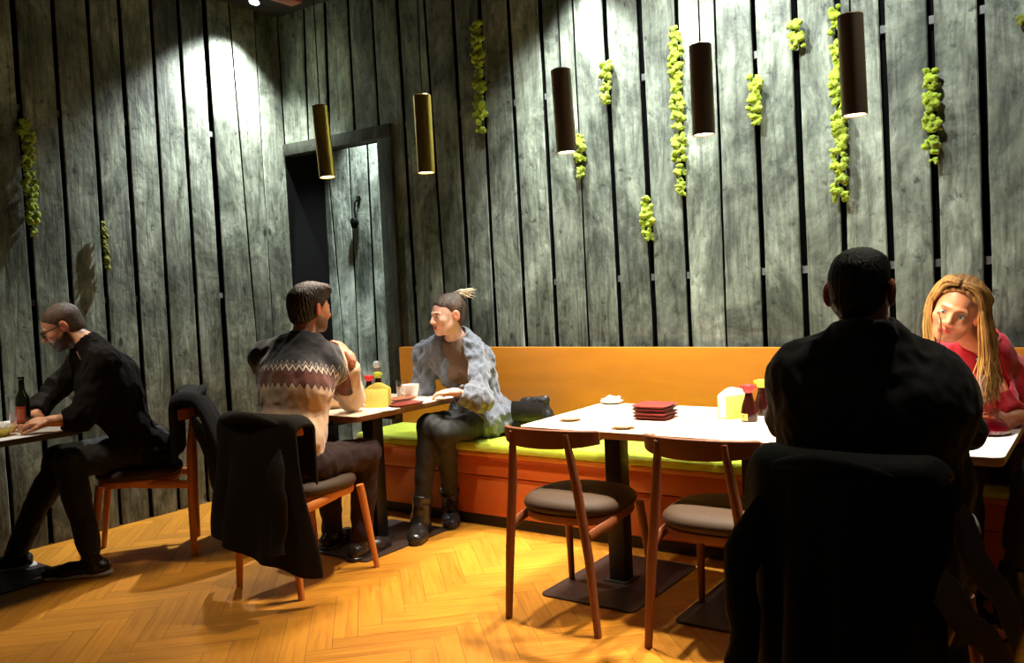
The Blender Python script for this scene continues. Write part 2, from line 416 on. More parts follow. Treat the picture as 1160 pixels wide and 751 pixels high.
def wave_folds(amp, f=22, seed=0, direction=None):
    rs = np.random.default_rng(seed); K = rs.normal(size=(5, 3)); K /= np.linalg.norm(K, axis=1, keepdims=True)
    if direction is not None: K = K*.45+np.array(direction)[None, :]*1.0
    ph = rs.uniform(0, 6.28, 5); fr = f*rs.uniform(.6, 1.8, 5)
    def fn(p):
        w = p+.03*np.sin(p[:, [1, 2, 0]]*11+seed)
        s = sum(np.sin(w@K[i]*fr[i]+ph[i]) for i in range(5))/5
        m = .5+.5*np.sin(p@V(7, 5, 6)+seed*1.7)
        n = np.array([noise.noise(Vector(a*V(13, 13, 8)+seed)) for a in p])+.5*np.array([noise.noise(Vector(a*V(30, 30, 18)-seed)) for a in p])
        return amp*1.7*((s-np.abs(s)*.4)*(0.35+m)*.8+(-np.abs(n)*1.6+.35))
    return fn
def knit(amp, f=150):
    return lambda p: amp*np.sin(p[:, 2]*f)*np.sin((p[:, 0]+p[:, 1])*f*.7)

def nrm(v): v = np.array(v, float); return v/(np.linalg.norm(v)+1e-12)
def frame(fwd, upv):
    """columns: side (person's left->right is +x = right), forward, up"""
    f = nrm(fwd); u = np.array(upv, float); u = nrm(u-f*np.dot(u, f)); r = np.cross(f, u)
    return np.stack([r, f, u], 1)

# ---- people
def head_sdf(F, o, R, s, fem=False, ear=True, es=1):
    w = lambda c: o+R@(np.array(c, float)*s)
    E = lambda c, r, k=.015, op='add', Q=None: F.ell(w(c), np.array(r)*s, R if Q is None else R@Q, k*s, op)
    K = lambda a, b, r1, r2, k=.01, op='add': F.cone(w(a), w(b), r1*s, r2*s, k*s, op)
    E((0, -.018, .035), (.074, .094, .080)); E((0, .022, -.015), (.063, .070, .085), .03)
    j = .046 if fem else .053
    E((0, .032, -.068), (j, .05, .040), .03)
    E((0, .071, -.096), (.018 if fem else .023, .015, .014), .02)
    for sx in (-1, 1):
        E((sx*.036, .062, -.022), (.024, .022, .022), .02)
        K((sx*.046, .0, -.045), (sx*.03, .055, -.088), .022, .016, .02)
        E((sx*.030, .098, .004), (.017, .013, .011), .012, 'sub')
        E((sx*.030, .0745, .002), (.0145, .0135, .0125), .004)
        K((sx*.012, .088, .021), (sx*.042, .076, .020), .0065, .0055, .010)
        K((sx*.008, .096, -.034), (sx*.013, .094, -.033), .0075, .007, .006)
    K((0, .086, .018), (0, .106, -.024), .0065, .0105, .010); E((0, .107, -.028), (.011, .011, .010), .008)
    K((-.018, .086, -.0575), (.018, .086, -.0575), .0045, .0045, .006); K((0, .091, -.057), (0, .091, -.057), .0065, .0065, .006)
    K((-.014, .086, -.0685), (.014, .086, -.0685), .0065, .0065, .006)
    K((-.02, .093, -.0625), (.02, .093, -.0625), .0015, .0015, .003, 'sub')
    if ear:
        for sx in (-1, 1):
            a = .5*sx; Q = np.array([[math.cos(a), -math.sin(a), 0], [math.sin(a), math.cos(a), 0], [0, 0, 1]])
            E((sx*(.082+.006*(es-1)*5), -.012, -.004), (.0095*es, .021*es, .033*es), .006, 'add', Q)
            E((sx*(.091+.008*(es-1)*5), -.004, -.002), (.007*es, .012*es, .019*es), .004, 'sub', Q)
def add_neck(F, J, s, r, k=.03, g=0):
    R = J['R']; a = J['head']+R@(V(0, -.022, -.05)*s); F.cone(J['nek'], a, r+.006+g, r+g, k)
def torso(F, J, g=0, fem=False, k=.05, sc=1):
    U = nrm(J['nek']-J['pel']); S = nrm(J['shR']-J['shL']); Fd = nrm(np.cross(U, S)); S = np.cross(Fd, U)
    R = np.stack([S, Fd, U], 1); m = (J['pel']+J['che'])/2
    F.ell(J['pel'], V(.165, .120, .12)*sc+g, R, k)
    F.ell(m, V(.130 if fem else .145, .100, .15)*sc+g, R, k)
    F.ell(J['che'], V(.140 if fem else .165, .105, .17)*sc+g, R, k)
    if fem:
        for sx in (-1, 1): F.ell(J['che']+R@V(sx*.065, .085, .0), V(.05, .045, .05)+g, R, .03)
    for q in ('shL', 'shR'):
        F.cone(J['nek']-U*.045, J[q], .062*sc+g, .050*sc+g, k); F.cone(J['che']+U*.03, J[q]-U*.03, .085*sc+g, .05*sc+g, k)
        F.cone(J['nek']+U*.01, J[q]+U*.0, .045*sc+g, .042*sc+g, .04)
    return R
def arm(F, J, q, g=0, sc=1, to=1.0, r=(.050, .043, .039, .027)):
    sh, el, wr = J['sh'+q], J['el'+q], J['wr'+q]
    F.cone(sh, el, r[0]*sc+g, r[1]*sc+g, .03); F.cone(el, el+(wr-el)*to, r[2]*sc+g*1.1, (r[2]+(r[3]-r[2])*to)*sc+g*1.1, .03)
def hand(F, wr, d, nrml, s=1, curl=.5, side=1, spread=.12, tcurl=.4):
    """d: direction of the fingers, nrml: out of the back of the hand, side: +1 puts the thumb on cross(d,n)"""
    d = nrm(d); n = np.array(nrml, float); n = nrm(n-d*np.dot(n, d)); t = np.cross(d, n)*side
    pc = wr+d*.052*s; R = np.stack([t, d, n], 1)
    F.cone(wr-d*.02*s, wr+d*.02*s, .026*s, .027*s, .012, flat=(n, .75))
    F.ell(pc, V(.040, .050, .0155)*s, R, .012)
    for i, (off, L, a) in enumerate(((.030, .070, .14), (.0105, .078, .04), (-.010, .073, -.05), (-.029, .058, -.16))):
        p = wr+d*(.088-.006*abs(i-1))*s+t*off*s; dd = nrm(d+t*a*spread*6); c = 0
        segs = (.45, .32, .23); rr = (.0092, .0084, .0076, .0066)
        F.cone(wr+d*.05*s+t*off*s*.9, p, .010*s, rr[0]*s, .004)
        for j in range(3):
            c += curl*(.75+.25*j)*(1+.12*i)
            q = p+(dd*math.cos(c)-n*math.sin(c))*L*segs[j]*s
            F.cone(p, q, rr[j]*s, rr[j+1]*s, .0025); p = q
    p = wr+d*.022*s+t*.026*s; q = wr+d*.058*s+t*.052*s-n*.012*s; F.cone(p, q, .0145*s, .0105*s, .008)
    e = q+nrm(d*1.0+t*(.45-tcurl)-n*tcurl)*.034*s; F.cone(q, e, .0105*s, .0092*s, .003)
    F.cone(e, e+nrm(d*1.0-t*tcurl*.6-n*tcurl*1.2)*.026*s, .0092*s, .0078*s, .003)
def leg(F, J, q, g=0, sc=1, to=1.0):
    hp, kn, an = J['hp'+q], J['kn'+q], J['an'+q]
    F.cone(hp, kn, .085*sc+g, .060*sc+g, .04); F.cone(kn, kn+(an-kn)*to, .056*sc+g, (.056+(.038-.056)*to)*sc+g, .03)
    m = kn+(an-kn)*.28; b = nrm(hp-kn); F.cone(m+b*.012, kn+(an-kn)*.5, .050*sc+g*.6, .042*sc+g*.6, .03)
def foot(F, J, q, g=0, L=.17):
    an = J['an'+q]; d = nrm(V(J['ft'+q][0], J['ft'+q][1], 0)); z = V(0, 0, 1)
    b = V(an[0], an[1], 0); F.cone(an, b+z*.045-d*.03, .038+g, .034+g, .02)
    F.cone(b-d*.04+z*(.04), b+d*L*.6+z*(.036), .036+g, .036+g, .02, flat=(z, .85))
    F.cone(b+d*L*.6+z*.034, b+d*L+z*.028, .038+g, .028+g, .02, flat=(z, .8))
def bounds(J, pad=.16):
    P = np.array([v for k, v in J.items() if k[:2] in ('pe', 'ch', 'ne', 'he', 'sh', 'el', 'wr', 'hp', 'kn', 'an')])
    lo = P.min(0)-pad; hi = P.max(0)+pad; lo[2] = min(lo[2], 0)-.0; lo[2] = max(lo[2], -.02); return lo, hi

SKIN = V(.62, .33, .20)
def skin_color(vs, J, s, tone, lips, brow, beard=None, blush=.15, stubble=None):
    q = (vs-J['head'])@J['R']/s; x, y, z = q.T
    c = np.tile(tone, (len(vs), 1))
    def blend(m, col): 
        m = np.clip(m, 0, 1)[:, None]; c[:] = c*(1-m)+np.array(col)*m
    inh = (np.abs(x) < .1) & (np.abs(z) < .13) & (y > -.12)
    blob = lambda cx, cy, cz, rx, ry, rz: np.clip(1.6-1.6*np.sqrt(((x-cx)/rx)**2+((y-cy)/ry)**2+((z-cz)/rz)**2), 0, 1)*inh
    for sx in (-1, 1):
        blend(blob(sx*.04, .08, -.03, .03, .05, .025)*blush, tone*V(1.1, .6, .6))
        blend(blob(sx*.028, .085, .0215, .021, .03, .006)*1.0, brow)
        blend(blob(sx*.030, .09, .007, .020, .03, .010)*.45, tone*V(.55, .45, .45))
        blend(blob(sx*.030, .088, .0075, .0165, .012, .003)*.9, (.02, .012, .01))
        blend((np.abs(x) > .078)*inh*.4*(np.abs(z) < .045)*(np.abs(y+.01) < .03), tone*V(1.1, .55, .45))
    if beard is not None:
        jaw = np.clip((-.018-z+np.clip(y, 0, .1)*-.35)*60, 0, 1)*np.clip((y+.02)*60, 0, 1)*np.clip((z+.125)*80, 0, 1)*inh
        mo = np.clip((np.abs(z+.046)-.006)*-200+.9, 0, 1)*(np.abs(x) < .028)*(y > .05)*inh
        under = blob(0, .085, -.026, .02, .04, .018)
        blend(np.clip(np.maximum(jaw, mo)-under, 0, 1)*beard[1], beard[0])
    if stubble is not None:
        yl = np.interp(z, [-.12, -.06, -.03, .0, .03, .06, .085, .12], [-.09, -.045, .0, .012, .03, .062, .085, .12])
        blend(np.clip((yl-y)*120, 0, 1)*(z > -.075)*(np.abs(x) < .078)*inh*stubble[1], stubble[0])
    blend(blob(0, .092, -.063, .024, .03, .0115)*1.3, lips)
    return c

def build_person(J, s, label, tone, lips, brow, fem=False, sc=1, h=.0042, hands=(), beard=None, stubble=None, eyes=(.10, .05, .02), eyeopen=True):
    base = V(J['pel'][0], J['pel'][1], 0)
    lo, hi = bounds(J, .14); F = Field(lo, hi, h)
    torso(F, J, -.004, fem, sc=sc); add_neck(F, J, s, .046 if fem else .056)
    for q in 'LR':
        arm(F, J, q, 0, sc*(.86 if fem else 1)); leg(F, J, q, 0, sc*.95); foot(F, J, q)
    head_sdf(F, J['head'], J['R'], s, fem, es=float(J.get('ears', 1)))
    for hd in hands: hand(F, **hd)
    vs, Q = F.mesh(); vs = smooth_mesh(vs, Q, 1, .4)
    b = mesh_obj('person', vs, Q, M['skin'], None, base, skin_color(vs, J, s, tone, lips, brow, beard, stubble=stubble, blush=.05 if fem else .12))
    tag(b, label, 'person')
    for sx in (-1, 1):
        c = J['head']+J['R']@(V(sx*.0300, .0782, .0012)*s)
        Fe = Field(c-.022, c+.022, .0016); Fe.ell(c, V(.0118, .0118, .0082 if eyeopen else .005)*s, J['R'], 0)
        ev, eq = Fe.mesh(); q = (ev-c)@J['R']; rr = np.hypot(q[:, 0]-.0, q[:, 2]); ec = np.tile(V(.62, .58, .55), (len(ev), 1))
        ec[(rr < .0058*s) & (q[:, 1] > 0)] = eyes; ec[(rr < .0026*s) & (q[:, 1] > 0)] = (.005, .005, .005); ec[q[:, 2] > .0052*s] = (.02, .012, .01)
        mesh_obj('eye', ev, eq, M['eye'], b, base, ec)
    return b, base

def cloth(name, J, base, parent, material, g, parts, h=.008, folds=.006, f=22, seed=1, sc=1, fem=False, cuts=(), neck=None, extra=None, post=None, sleeve=.93, attrs=None, legto=.97, dirn=None):
    lo, hi = bounds(J, .2); F = Field(lo, hi, h)
    if 'torso' in parts: torso(F, J, g, fem, sc=sc)
    for q in 'LR':
        if 'arms' in parts: arm(F, J, q, g, sc*(.86 if fem else 1), sleeve if not isinstance(sleeve, dict) else sleeve[q])
        if 'legs' in parts: leg(F, J, q, g, sc*.95, legto)
    if 'pelvis' in parts: 
        U = nrm(J['nek']-J['pel']); S = nrm(J['shR']-J['shL']); Fd = nrm(np.cross(U, S)); S = np.cross(Fd, U)
        F.ell(J['pel'], V(.165, .120, .12)*sc+g, np.stack([S, Fd, U], 1), .05)
    if extra: extra(F)
    for p, n in cuts: F.plane(p, n)
    if 'arms' in parts:
        for q in 'LR':     # open the cuff square
            t = sleeve if not isinstance(sleeve, dict) else sleeve[q]
            e, w = J['el'+q], J['wr'+q]; d = nrm(w-e); c = e+(w-e)*t
            F.cone(c+d*.055, c+d*.07, .05, .05, 0, 'sub')
    if neck is not None: F.cone(J['nek']-nrm(J['nek']-J['che'])*neck[1], J['head'], neck[0], neck[0]+.03, .012, 'sub')
    vs, Q = F.mesh(); vs = displace(vs, Q, wave_folds(folds, f, seed, dirn)); vs = smooth_mesh(vs, Q, 2, .5)
    if post: vs = post(vs, Q)
    a = attrs(vs) if attrs else None
    return mesh_obj(name, vs, Q, material, parent, base, None, a)

def shoes(J, base, parent, name='shoe', g=.012, L=.18, material='boot', shaft=0, soles=None):
    for q in 'LR':
        an = J['an'+q]; F = Field(an-V(.3, .3, .14), an+V(.3, .3, .12+shaft), .006); foot(F, J, q, g, L)
        if shaft: F.cone(V(an[0], an[1], .09), an+nrm(J['kn'+q]-an)*shaft, .05, .056, .02)
        F.plane((0, 0, .006), (0, 0, -1))
        F.plane(an+nrm(J['kn'+q]-an)*(.025 if not shaft else shaft), nrm(J['kn'+q]-an))
        vs, Q = F.mesh(); vs = displace(vs, Q, wave_folds(.004, 60, 3)); vs = smooth_mesh(vs, Q, 1)
        ob = mesh_obj(name, vs, Q, M[material], parent, base)
        d = nrm(V(J['ft'+q][0], J['ft'+q][1], 0)); b = V(an[0], an[1], 0)
        F = Field(b-V(.25, .25, .03), b+V(.25, .25, .06), .005)
        F.cone(b-d*.05+V(0, 0, .012), b+d*L*.6+V(0, 0, .012), .044+g*.4, .046+g*.4, .01, flat=((0, 0, 1), .45)); F.cone(b+d*L*.6+V(0, 0, .012), b+d*L+V(0, 0, .012), .046+g*.4, .034+g*.4, .01, flat=((0, 0, 1), .45))
        F.plane((0, 0, .001), (0, 0, -1))
        vs, Q = F.mesh(); so = mesh_obj('sole', vs, Q, M[soles or 'boot'], ob, base)

HL = ([-.12, -.06, -.03, .0, .03, .06, .085, .12], [-.09, -.045, .0, .012, .03, .062, .085, .12])
def hair_cap(J, s, base, parent, col, t=.010, extra=None, line=HL, low=-.075, amp=.003, seed=1, h=.0035, fr=90, color=None, pad=.16):
    o, R = J['head'], J['R']; F = Field(o-pad, o+pad, h); w = lambda c: o+R@(np.array(c, float)*s)
    F.ell(w((0, -.018, .035)), V(.074, .094, .080)*s+t, R, 0); F.ell(w((0, -.035, -.02)), V(.066, .070, .07)*s+t, R, .02)
    if extra: extra(F, w, R)
    x, y, z = F.local(o, R); x, y, z = x/s, y/s, z/s
    yl = np.interp(z, *line).astype(np.float32)+.0*x
    d = np.maximum((y-yl)*s*.8, (low-z-.4*np.clip(-.06-y, 0, 1)*0)*s)
    F.D = np.where(F.D < .3, np.maximum(F.D, d-0), F.D).astype(np.float32) if not extra else np.maximum(F.D, np.where(z > .055, d-.02*s, d)).astype(np.float32)
    # clear the ears
    for sx in (-1, 1): F.ell(w((sx*.090, -.004, -.012)), V(.024, .026, .037)*s, R, .004, 'sub')
    vs, Q = F.mesh()
    def fn(p):
        q = (p-o)@R; a = np.arctan2(q[:, 0], q[:, 1]+.3*q[:, 2]); return amp*(.35*np.sin(a*fr*.35+9*q[:, 2]/s)+.35*np.sin(a*fr+q[:, 2]*60)+np.array([1.2*noise.noise(Vector((t*16, z*38, 2)))+.8*noise.noise(Vector((t*40, z*70, 5))) for t, z in zip(a, q[:, 2])]))
    vs = displace(vs, Q, fn); vs = smooth_mesh(vs, Q, 1, .4)
    c = np.tile(np.array(col, float), (len(vs), 1)) if color is None else color((vs-o)@R/s)
    return mesh_obj('hair', vs, Q, M['hair'], parent, base, c)
# ------------------------------------------------------------------ the setting
WY, WX, CZ = 4.33, -5.06, 3.42
def plank_wall(name, axis, depth, sgn, gaps, z0, z1, m, door=None, lath=(), ucut=None, jit=.004, seed=3):
    """gaps: list of (u at z=0, u at z=3.3, width). sgn: direction towards the room along the normal axis"""
    rs = random.Random(seed); mb = MB(); pid = []
    P3 = (lambda u, d, z: (u, depth+sgn*d, z)) if axis == 'y' else (lambda u, d, z: (depth+sgn*d, u, z))
    NZ = 34
    for i in range(len(gaps)-1):
        (a0, a1, wa), (b0, b1, wb) = gaps[i], gaps[i+1]
        zb = z0
        if door and (a0+b0)/2 < door[0]: zb = door[1]
        dj = rs.uniform(-jit, jit); vs = []
        pa, pb = rs.uniform(0, 9), rs.uniform(0, 9)
        for k in range(NZ+1):
            z = zb+(z1-zb)*k/NZ; t = z/3.3
            ua = a0+(a1-a0)*t+wa/2+.0035*noise.noise(Vector((pa, z*2.2, 1)))+.0015*noise.noise(Vector((pa, z*9, 5)))
            ub = b0+(b1-b0)*t-wb/2+.0035*noise.noise(Vector((pb, z*2.2, 7)))+.0015*noise.noise(Vector((pb, z*9, 5)))
            if door and z < door[1]+.001 and ua < door[0] < ub: ua = door[0]
            c = .005; um = (ua+ub)/2; cup = .003*noise.noise(Vector((pa, z, 3)))
            vs += [P3(ua, -.028, z), P3(ua, -c+dj, z), P3(ua+c, dj, z), P3(um, dj+cup, z), P3(ub-c, dj, z), P3(ub, -c+dj, z), P3(ub, -.028, z)]
        n = 7; fs = []; mis = []
        flip = (axis == 'y') != (sgn > 0)
        for k in range(NZ):
            for q in range(n-1):
                f = (k*n+q, k*n+q+1, (k+1)*n+q+1, (k+1)*n+q); fs.append(f if flip else f[::-1]); mis.append(1 if q in (0, n-2) else 0)  # plank side faces coloured black so the gaps read as shaded
        fs.append(tuple(range(n))); fs.append(tuple(range(NZ*n, NZ*n+n)))
        mb.add(vs, fs, 0); mb.m[-len(fs):] = mis+[1, 1]; pid += [i*1.37+seed]*len(fs)
    def bx(u0, u1, d0, d1, za, zc, mi):
        a, b = P3(u0, d0, za), P3(u1, d1, zc); lo = tuple(min(p, q) for p, q in zip(a, b)); hi = tuple(max(p, q) for p, q in zip(a, b))
        nf = len(mb.f); mb.box(lo, hi, mi); pid.extend([0]*(len(mb.f)-nf))
    uL, uR = gaps[0][0], gaps[-1][0]
    if door:
        bx(uL, door[0], -.09, -.05, door[1], z1, 1); bx(door[0], uR, -.09, -.05, z0, z1, 1)
    else: bx(uL, uR, -.09, -.05, z0, z1, 1)
    for z in lath:
        bx(max(uL, door[0]) if door and z < door[1] else uL, uR, -.05, -.024, z-.018, z+.018, 2)
    o = mb.build(name, [m, M['gap'], M['lath']], angle=24, attrs={'pid': ('FLOAT', 'FACE', pid)})
    return tag(o, kind='structure')

def build_setting():
    G = [(343, 0, 349, 167), (367, 0, 373, 164), (393, 0, 402, 161), (420.5, 0, 429.5, 155), (449, 0, 472.6, 385), (480, 0, 502.5, 327), (512, 0, 534, 388),
         (542, 0, 562, 388), (575, 0, 596, 388), (611, 0, 631, 388), (648, 0, 667, 388), (684, 0, 704, 388), (723, 0, 742, 388), (765, 0, 782, 388),
         (809, 0, 823, 388), (852, 0, 867, 388), (899, 0, 914.5, 388), (948, 0, 960, 388), (998, 0, 1013, 388), (1053, 0, 1064.5, 388),
         (1111, 0, 1121, 388), (1173, 0, 1180, 388)]
    W = [.018]*4+[.02, .018, .022, .022, .022, .024, .010, .024, .026, .022, .009, .024, .028, .022, .026, .026, .028, .028]
    gaps = [(WX, WX, .0)]
    for g, w in zip(G, W):
        w *= 1.12
        a = on_y(g[0], g[1], WY); b = on_y(g[2], g[3], WY); k = (b[0]-a[0])/(b[2]-a[2]); gaps.append((a[0]-k*a[2], a[0]+k*(3.3-a[2]), w))
    u = gaps[-1][0]
    while u < 1.5: u += .205; gaps.append((u, u-.02, .024))
    plank_wall('wall_back', 'y', WY, -1, gaps, 0, CZ, M['plank'], door=(-4.10, 2.40), lath=(1.375, 2.47), seed=3)
    GL = [(13.9, 0, 44, 413), (58.9, 0, 81, 340), (98.7, 0, 123.5, 379), (134.4, 0, 162, 426), (170.4, 0, 196, 447), (201.6, 0, 233.5, 520), (231.3, 0, 261, 468),
          (259, 0, 283, 285), (287, 0, 309, 358)]
    WL = [.022, .022, .02, .02, .02, .018, .034, .008, .008]
    gl = []
    for g, w in zip(GL, WL):
        w *= 1.2
        a = on_x(g[0], g[1], WX); b = on_x(g[2], g[3], WX); k = (b[1]-a[1])/(b[2]-a[2]); gl.append((a[1]-k*a[2], a[1]+k*(3.3-a[2]), w))
    u = gl[0][0]; pre = []
    while u > -1.2: u -= .205; pre.append((u, u+.01, .022))
    gl = pre[::-1]+gl+[(WY+.0, WY+.0, .0)]
    plank_wall('wall_left', 'x', WX, 1, gl, 0, CZ, M['plank'], lath=(1.395, 2.5), seed=11)
    # the recess behind the door opening
    RY = WY+.36
    gr = [(WX, WX, 0)]
    for (x0, y0, x1, y1, w) in [(372, 200, 381, 300, .014), (395, 175, 402, 320, .016), (416, 173, 423, 320, .014)]:
        a = on_y(x0, y0, RY); b = on_y(x1, y1, RY); k = (b[0]-a[0])/(b[2]-a[2]); gr.append((a[0]-k*a[2], a[0]+k*(3.3-a[2]), w))
    gr += [(-4.02, -4.02, .012), (-3.85, -3.85, .012)]
    plank_wall('wall_recess', 'y', RY, -1, gr, 0, CZ, M['plank_lit'], seed=21)
    b = MB(); b.box((WX-.1, WY-.0, 0), (WX+.004, RY+.06, CZ)); b.box((-3.86, WY+.09, 0), (-3.82, RY+.06, CZ))
    tag(b.build('wall_recess_side', M['gap']), kind='structure')
    # door frame
    dr = MB(); dr.box((WX+.012, WY-.035, 2.40), (-3.975, WY+.05, 2.485), bev=.004); dr.box((-4.10, WY-.032, 0), (-3.975, WY+.05, 2.40), bev=.004)
    tag(dr.build('door_1', M['frame'], attrs={'pid': ('FLOAT', 'FACE', [5.0]*len(dr.f))}), kind='structure')
    # floor: herringbone oak
    Wd, n = .098, 5; fb = MB(); pid = []; buv = []; x0, x1, y0, y1 = WX-.45, 1.6, -1.3, RY+.45; e = .0007
    ca, sa = math.cos(PI/4), math.sin(PI/4); k = 0; R_ = 60
    T = lambda u, v: (u*ca-v*sa-1.8, u*sa+v*ca+1.8)
    for i in range(-R_, R_):
        for j in range(-R_, R_):
            r = (i-j) % (2*n)
            if r == 0: q = [(i*Wd+e, j*Wd+e), ((i+n)*Wd-e, j*Wd+e), ((i+n)*Wd-e, (j+1)*Wd-e), (i*Wd+e, (j+1)*Wd-e)]
            elif r == 2*n-1: q = [(i*Wd+Wd-e, j*Wd+e), (i*Wd+Wd-e, (j+n)*Wd-e), (i*Wd+e, (j+n)*Wd-e), (i*Wd+e, j*Wd+e)]
            else: continue
            p = [T(*c) for c in q]; cx = sum(c[0] for c in p)/4; cy = sum(c[1] for c in p)/4
            if not (x0 < cx < x1 and y0 < cy < y1): continue
            fb.add([(min(max(c[0], x0), x1), min(max(c[1], y0), y1), 0) for c in p], [(0, 1, 2, 3)], 0); pid.append(k*1.0); k += 1
            o = random.uniform(0, 50); buv += [(o, o, 0), (o+n*Wd, o, 0), (o+n*Wd, o+Wd, 0), (o, o+Wd, 0)]
    fb.box((x0, y0, -.1), (x1, y1, -.0015), 1); pid += [0]*6; buv += [(0, 0, 0)]*24
    tag(fb.build('floor', [M['floor'], M['plinth']], smooth=False, attrs={'pid': ('FLOAT', 'FACE', pid), 'buv': ('FLOAT_VECTOR', 'CORNER', buv)}), kind='structure')
    c = MB(); c.box((x0, y0, CZ), (x1, y1, CZ+.1)); tag(c.build('ceiling', M['ceiling']), kind='structure')
    bm_ = MB(); q = on_z(336, 0, 3.2); bm_.box((q[0]-.05, 1.2, 3.17), (q[0]+.05, q[1], 3.28), bev=.004); bm_.box((q[0]-.03, 1.3, 3.28), (q[0]+.03, q[1]-.1, CZ))
    tag(bm_.build('trim_1', M['beam']), kind='structure')

def build_hook():
    p = on_y(406, 240, WY+.36); y = WY+.33; x, z = p[0], p[2]; b = MB()
    b.lathe([(0, 0), (.018, 0), (.018, .008), (0, .008)], (x+.02, WY+.356, z+.10), 12, ax=(0, -1, 0))
    b.tube([(x+.02, WY+.35, z+.1), (x+.02, y, z+.105), (x+.045, y-.01, z+.08), (x+.05, y-.01, z+.05), (x+.03, y-.005, z+.085), (x+.0, y, z+.07), (x-.01, y, z+.02), (x-.005, y, z-.05)], .007, 8)
    root = b.build('wall_hook', M['gap']); tag(root, 'black wrought hook hanging on the lit planks inside the door opening', 'hook')
    F = Field((x-.08, y-.05, z-.15), (x+.08, y+.04, z), .004)
    for i in range(9): F.ell((x-.01+random.uniform(-.035, .035), y, z-.08+random.uniform(-.03, .03)), (.016, .01, .022), None, .008)
    vs, Q = F.mesh(); mesh_obj('leaf_cluster', vs, Q, M['gap'], root)

# ------------------------------------------------------------------ lamps
def light_spot(name, loc, target, power, size, blend=.5, col=(1, 1, 1), rad=.03):
    l = bpy.data.lights.new(name, 'SPOT'); l.energy = power; l.spot_size = math.radians(size); l.spot_blend = blend; l.color = col; l.shadow_soft_size = rad
    o = bpy.data.objects.new(name, l); o.location = loc; d = Vector(target)-Vector(loc); o.rotation_euler = d.to_track_quat('-Z', 'Y').to_euler(); return link(o)
PEND = [((371, 201), (362, 120), 'brass', 'brass tube pendant lamp hanging furthest left, in front of the door opening'),
        ((483, 196), (478, 108), 'brass', 'brass tube pendant lamp above the woman in the grey cardigan'),
        ((642, 173), (635, 79), 'bronze', 'dark bronze tube pendant lamp above the left end of the empty table'),
        ((797.5, 153), (793, 51), 'bronze', 'dark bronze tube pendant lamp above the napkin holder on the empty table'),
        ((968.5, 131), (963, 17), 'bronze', 'dark bronze tube pendant lamp hanging above the man in the black suit')]
def build_pendants():
    for k, (pb, pt, mk, lab) in enumerate(PEND):
        b = on_y(*pb, 3.12); t = on_y(*pt, 3.12); ax = nrm(t-b); L = np.linalg.norm(t-b); r = .042
        if k < 2: r = .041
        m = MB(); m.lathe([(r-.004, .10), (r-.004, .001), (r-.002, 0), (r, .001), (r, L-.003), (r-.003, L), (.008, L)], (0, 0, 0), 40, ax=ax)
        m.lathe([(0, .10), (r-.004, .10)], (0, 0, 0), 40, ax=ax)
        root = m.build('pendant_lamp', M[mk], loc=tuple(b)); tag(root, lab, 'lamp', 'tube pendant lamps over the tables')
        c = MB(); top = ax*L; dz = CZ-b[2]-.02
        c.tube([top, top+V(0, 0, .05), V(top[0], top[1], dz)], .0032, 6); c.build('cord', M['cord'], root)
        ln = MB(); ln.lathe([(0, .006), (r-.0045, .006), (r-.0045, .03), (0, .03)], (0, 0, 0), 24, ax=ax); ln.build('lens', M['lampin'], root)
        cr = MB(); cr.lathe([(0, dz), (.05, dz), (.05, dz+.02), (0, dz+.02)], (top[0], top[1], 0), 24); cr.build('ceiling_rose', M['iron'], root)
        e = LP['pend'][k]
        light_spot('pendant_beam', tuple(b-ax*.01), tuple(b-ax*1.0), e, 84, 1, (1, .86, .68), .03)
def build_ceiling_spot():
    p = on_x(288, 2.5, -4.76); loc = V(*p); d = nrm(V(WX+.02, p[1]-.14, 2.05)-loc)
    cam_d = nrm(CAM-loc); d2 = nrm(d*1.0+cam_d*.5)
    m = MB(); m.lathe([(.0, .035), (.03, .035), (.036, .03), (.038, 0), (.033, 0), (.033, .012), (0, .013)], (0, 0, 0), 28, ax=-d2)
    root = m.build('ceiling_spotlight', M['iron'], loc=tuple(loc)); tag(root, 'small lit black spotlight on the ceiling by the left plank wall', 'spotlight')
    l = MB(); l.lathe([(0, .002), (.033, .002), (.033, .012)], (0, 0, 0), 28, ax=-d2); l.build('lens', M['spotlens'], root)
    a = MB(); a.tube([-d2*.05, V(0, 0, CZ-loc[2])], .01, 10); a.build('bracket', M['iron'], root)
    light_spot('ceiling_spot_beam', tuple(loc+d*.02), tuple(loc+d), LP['corner'], 98, 1, (.92, .97, 1.0), .04)

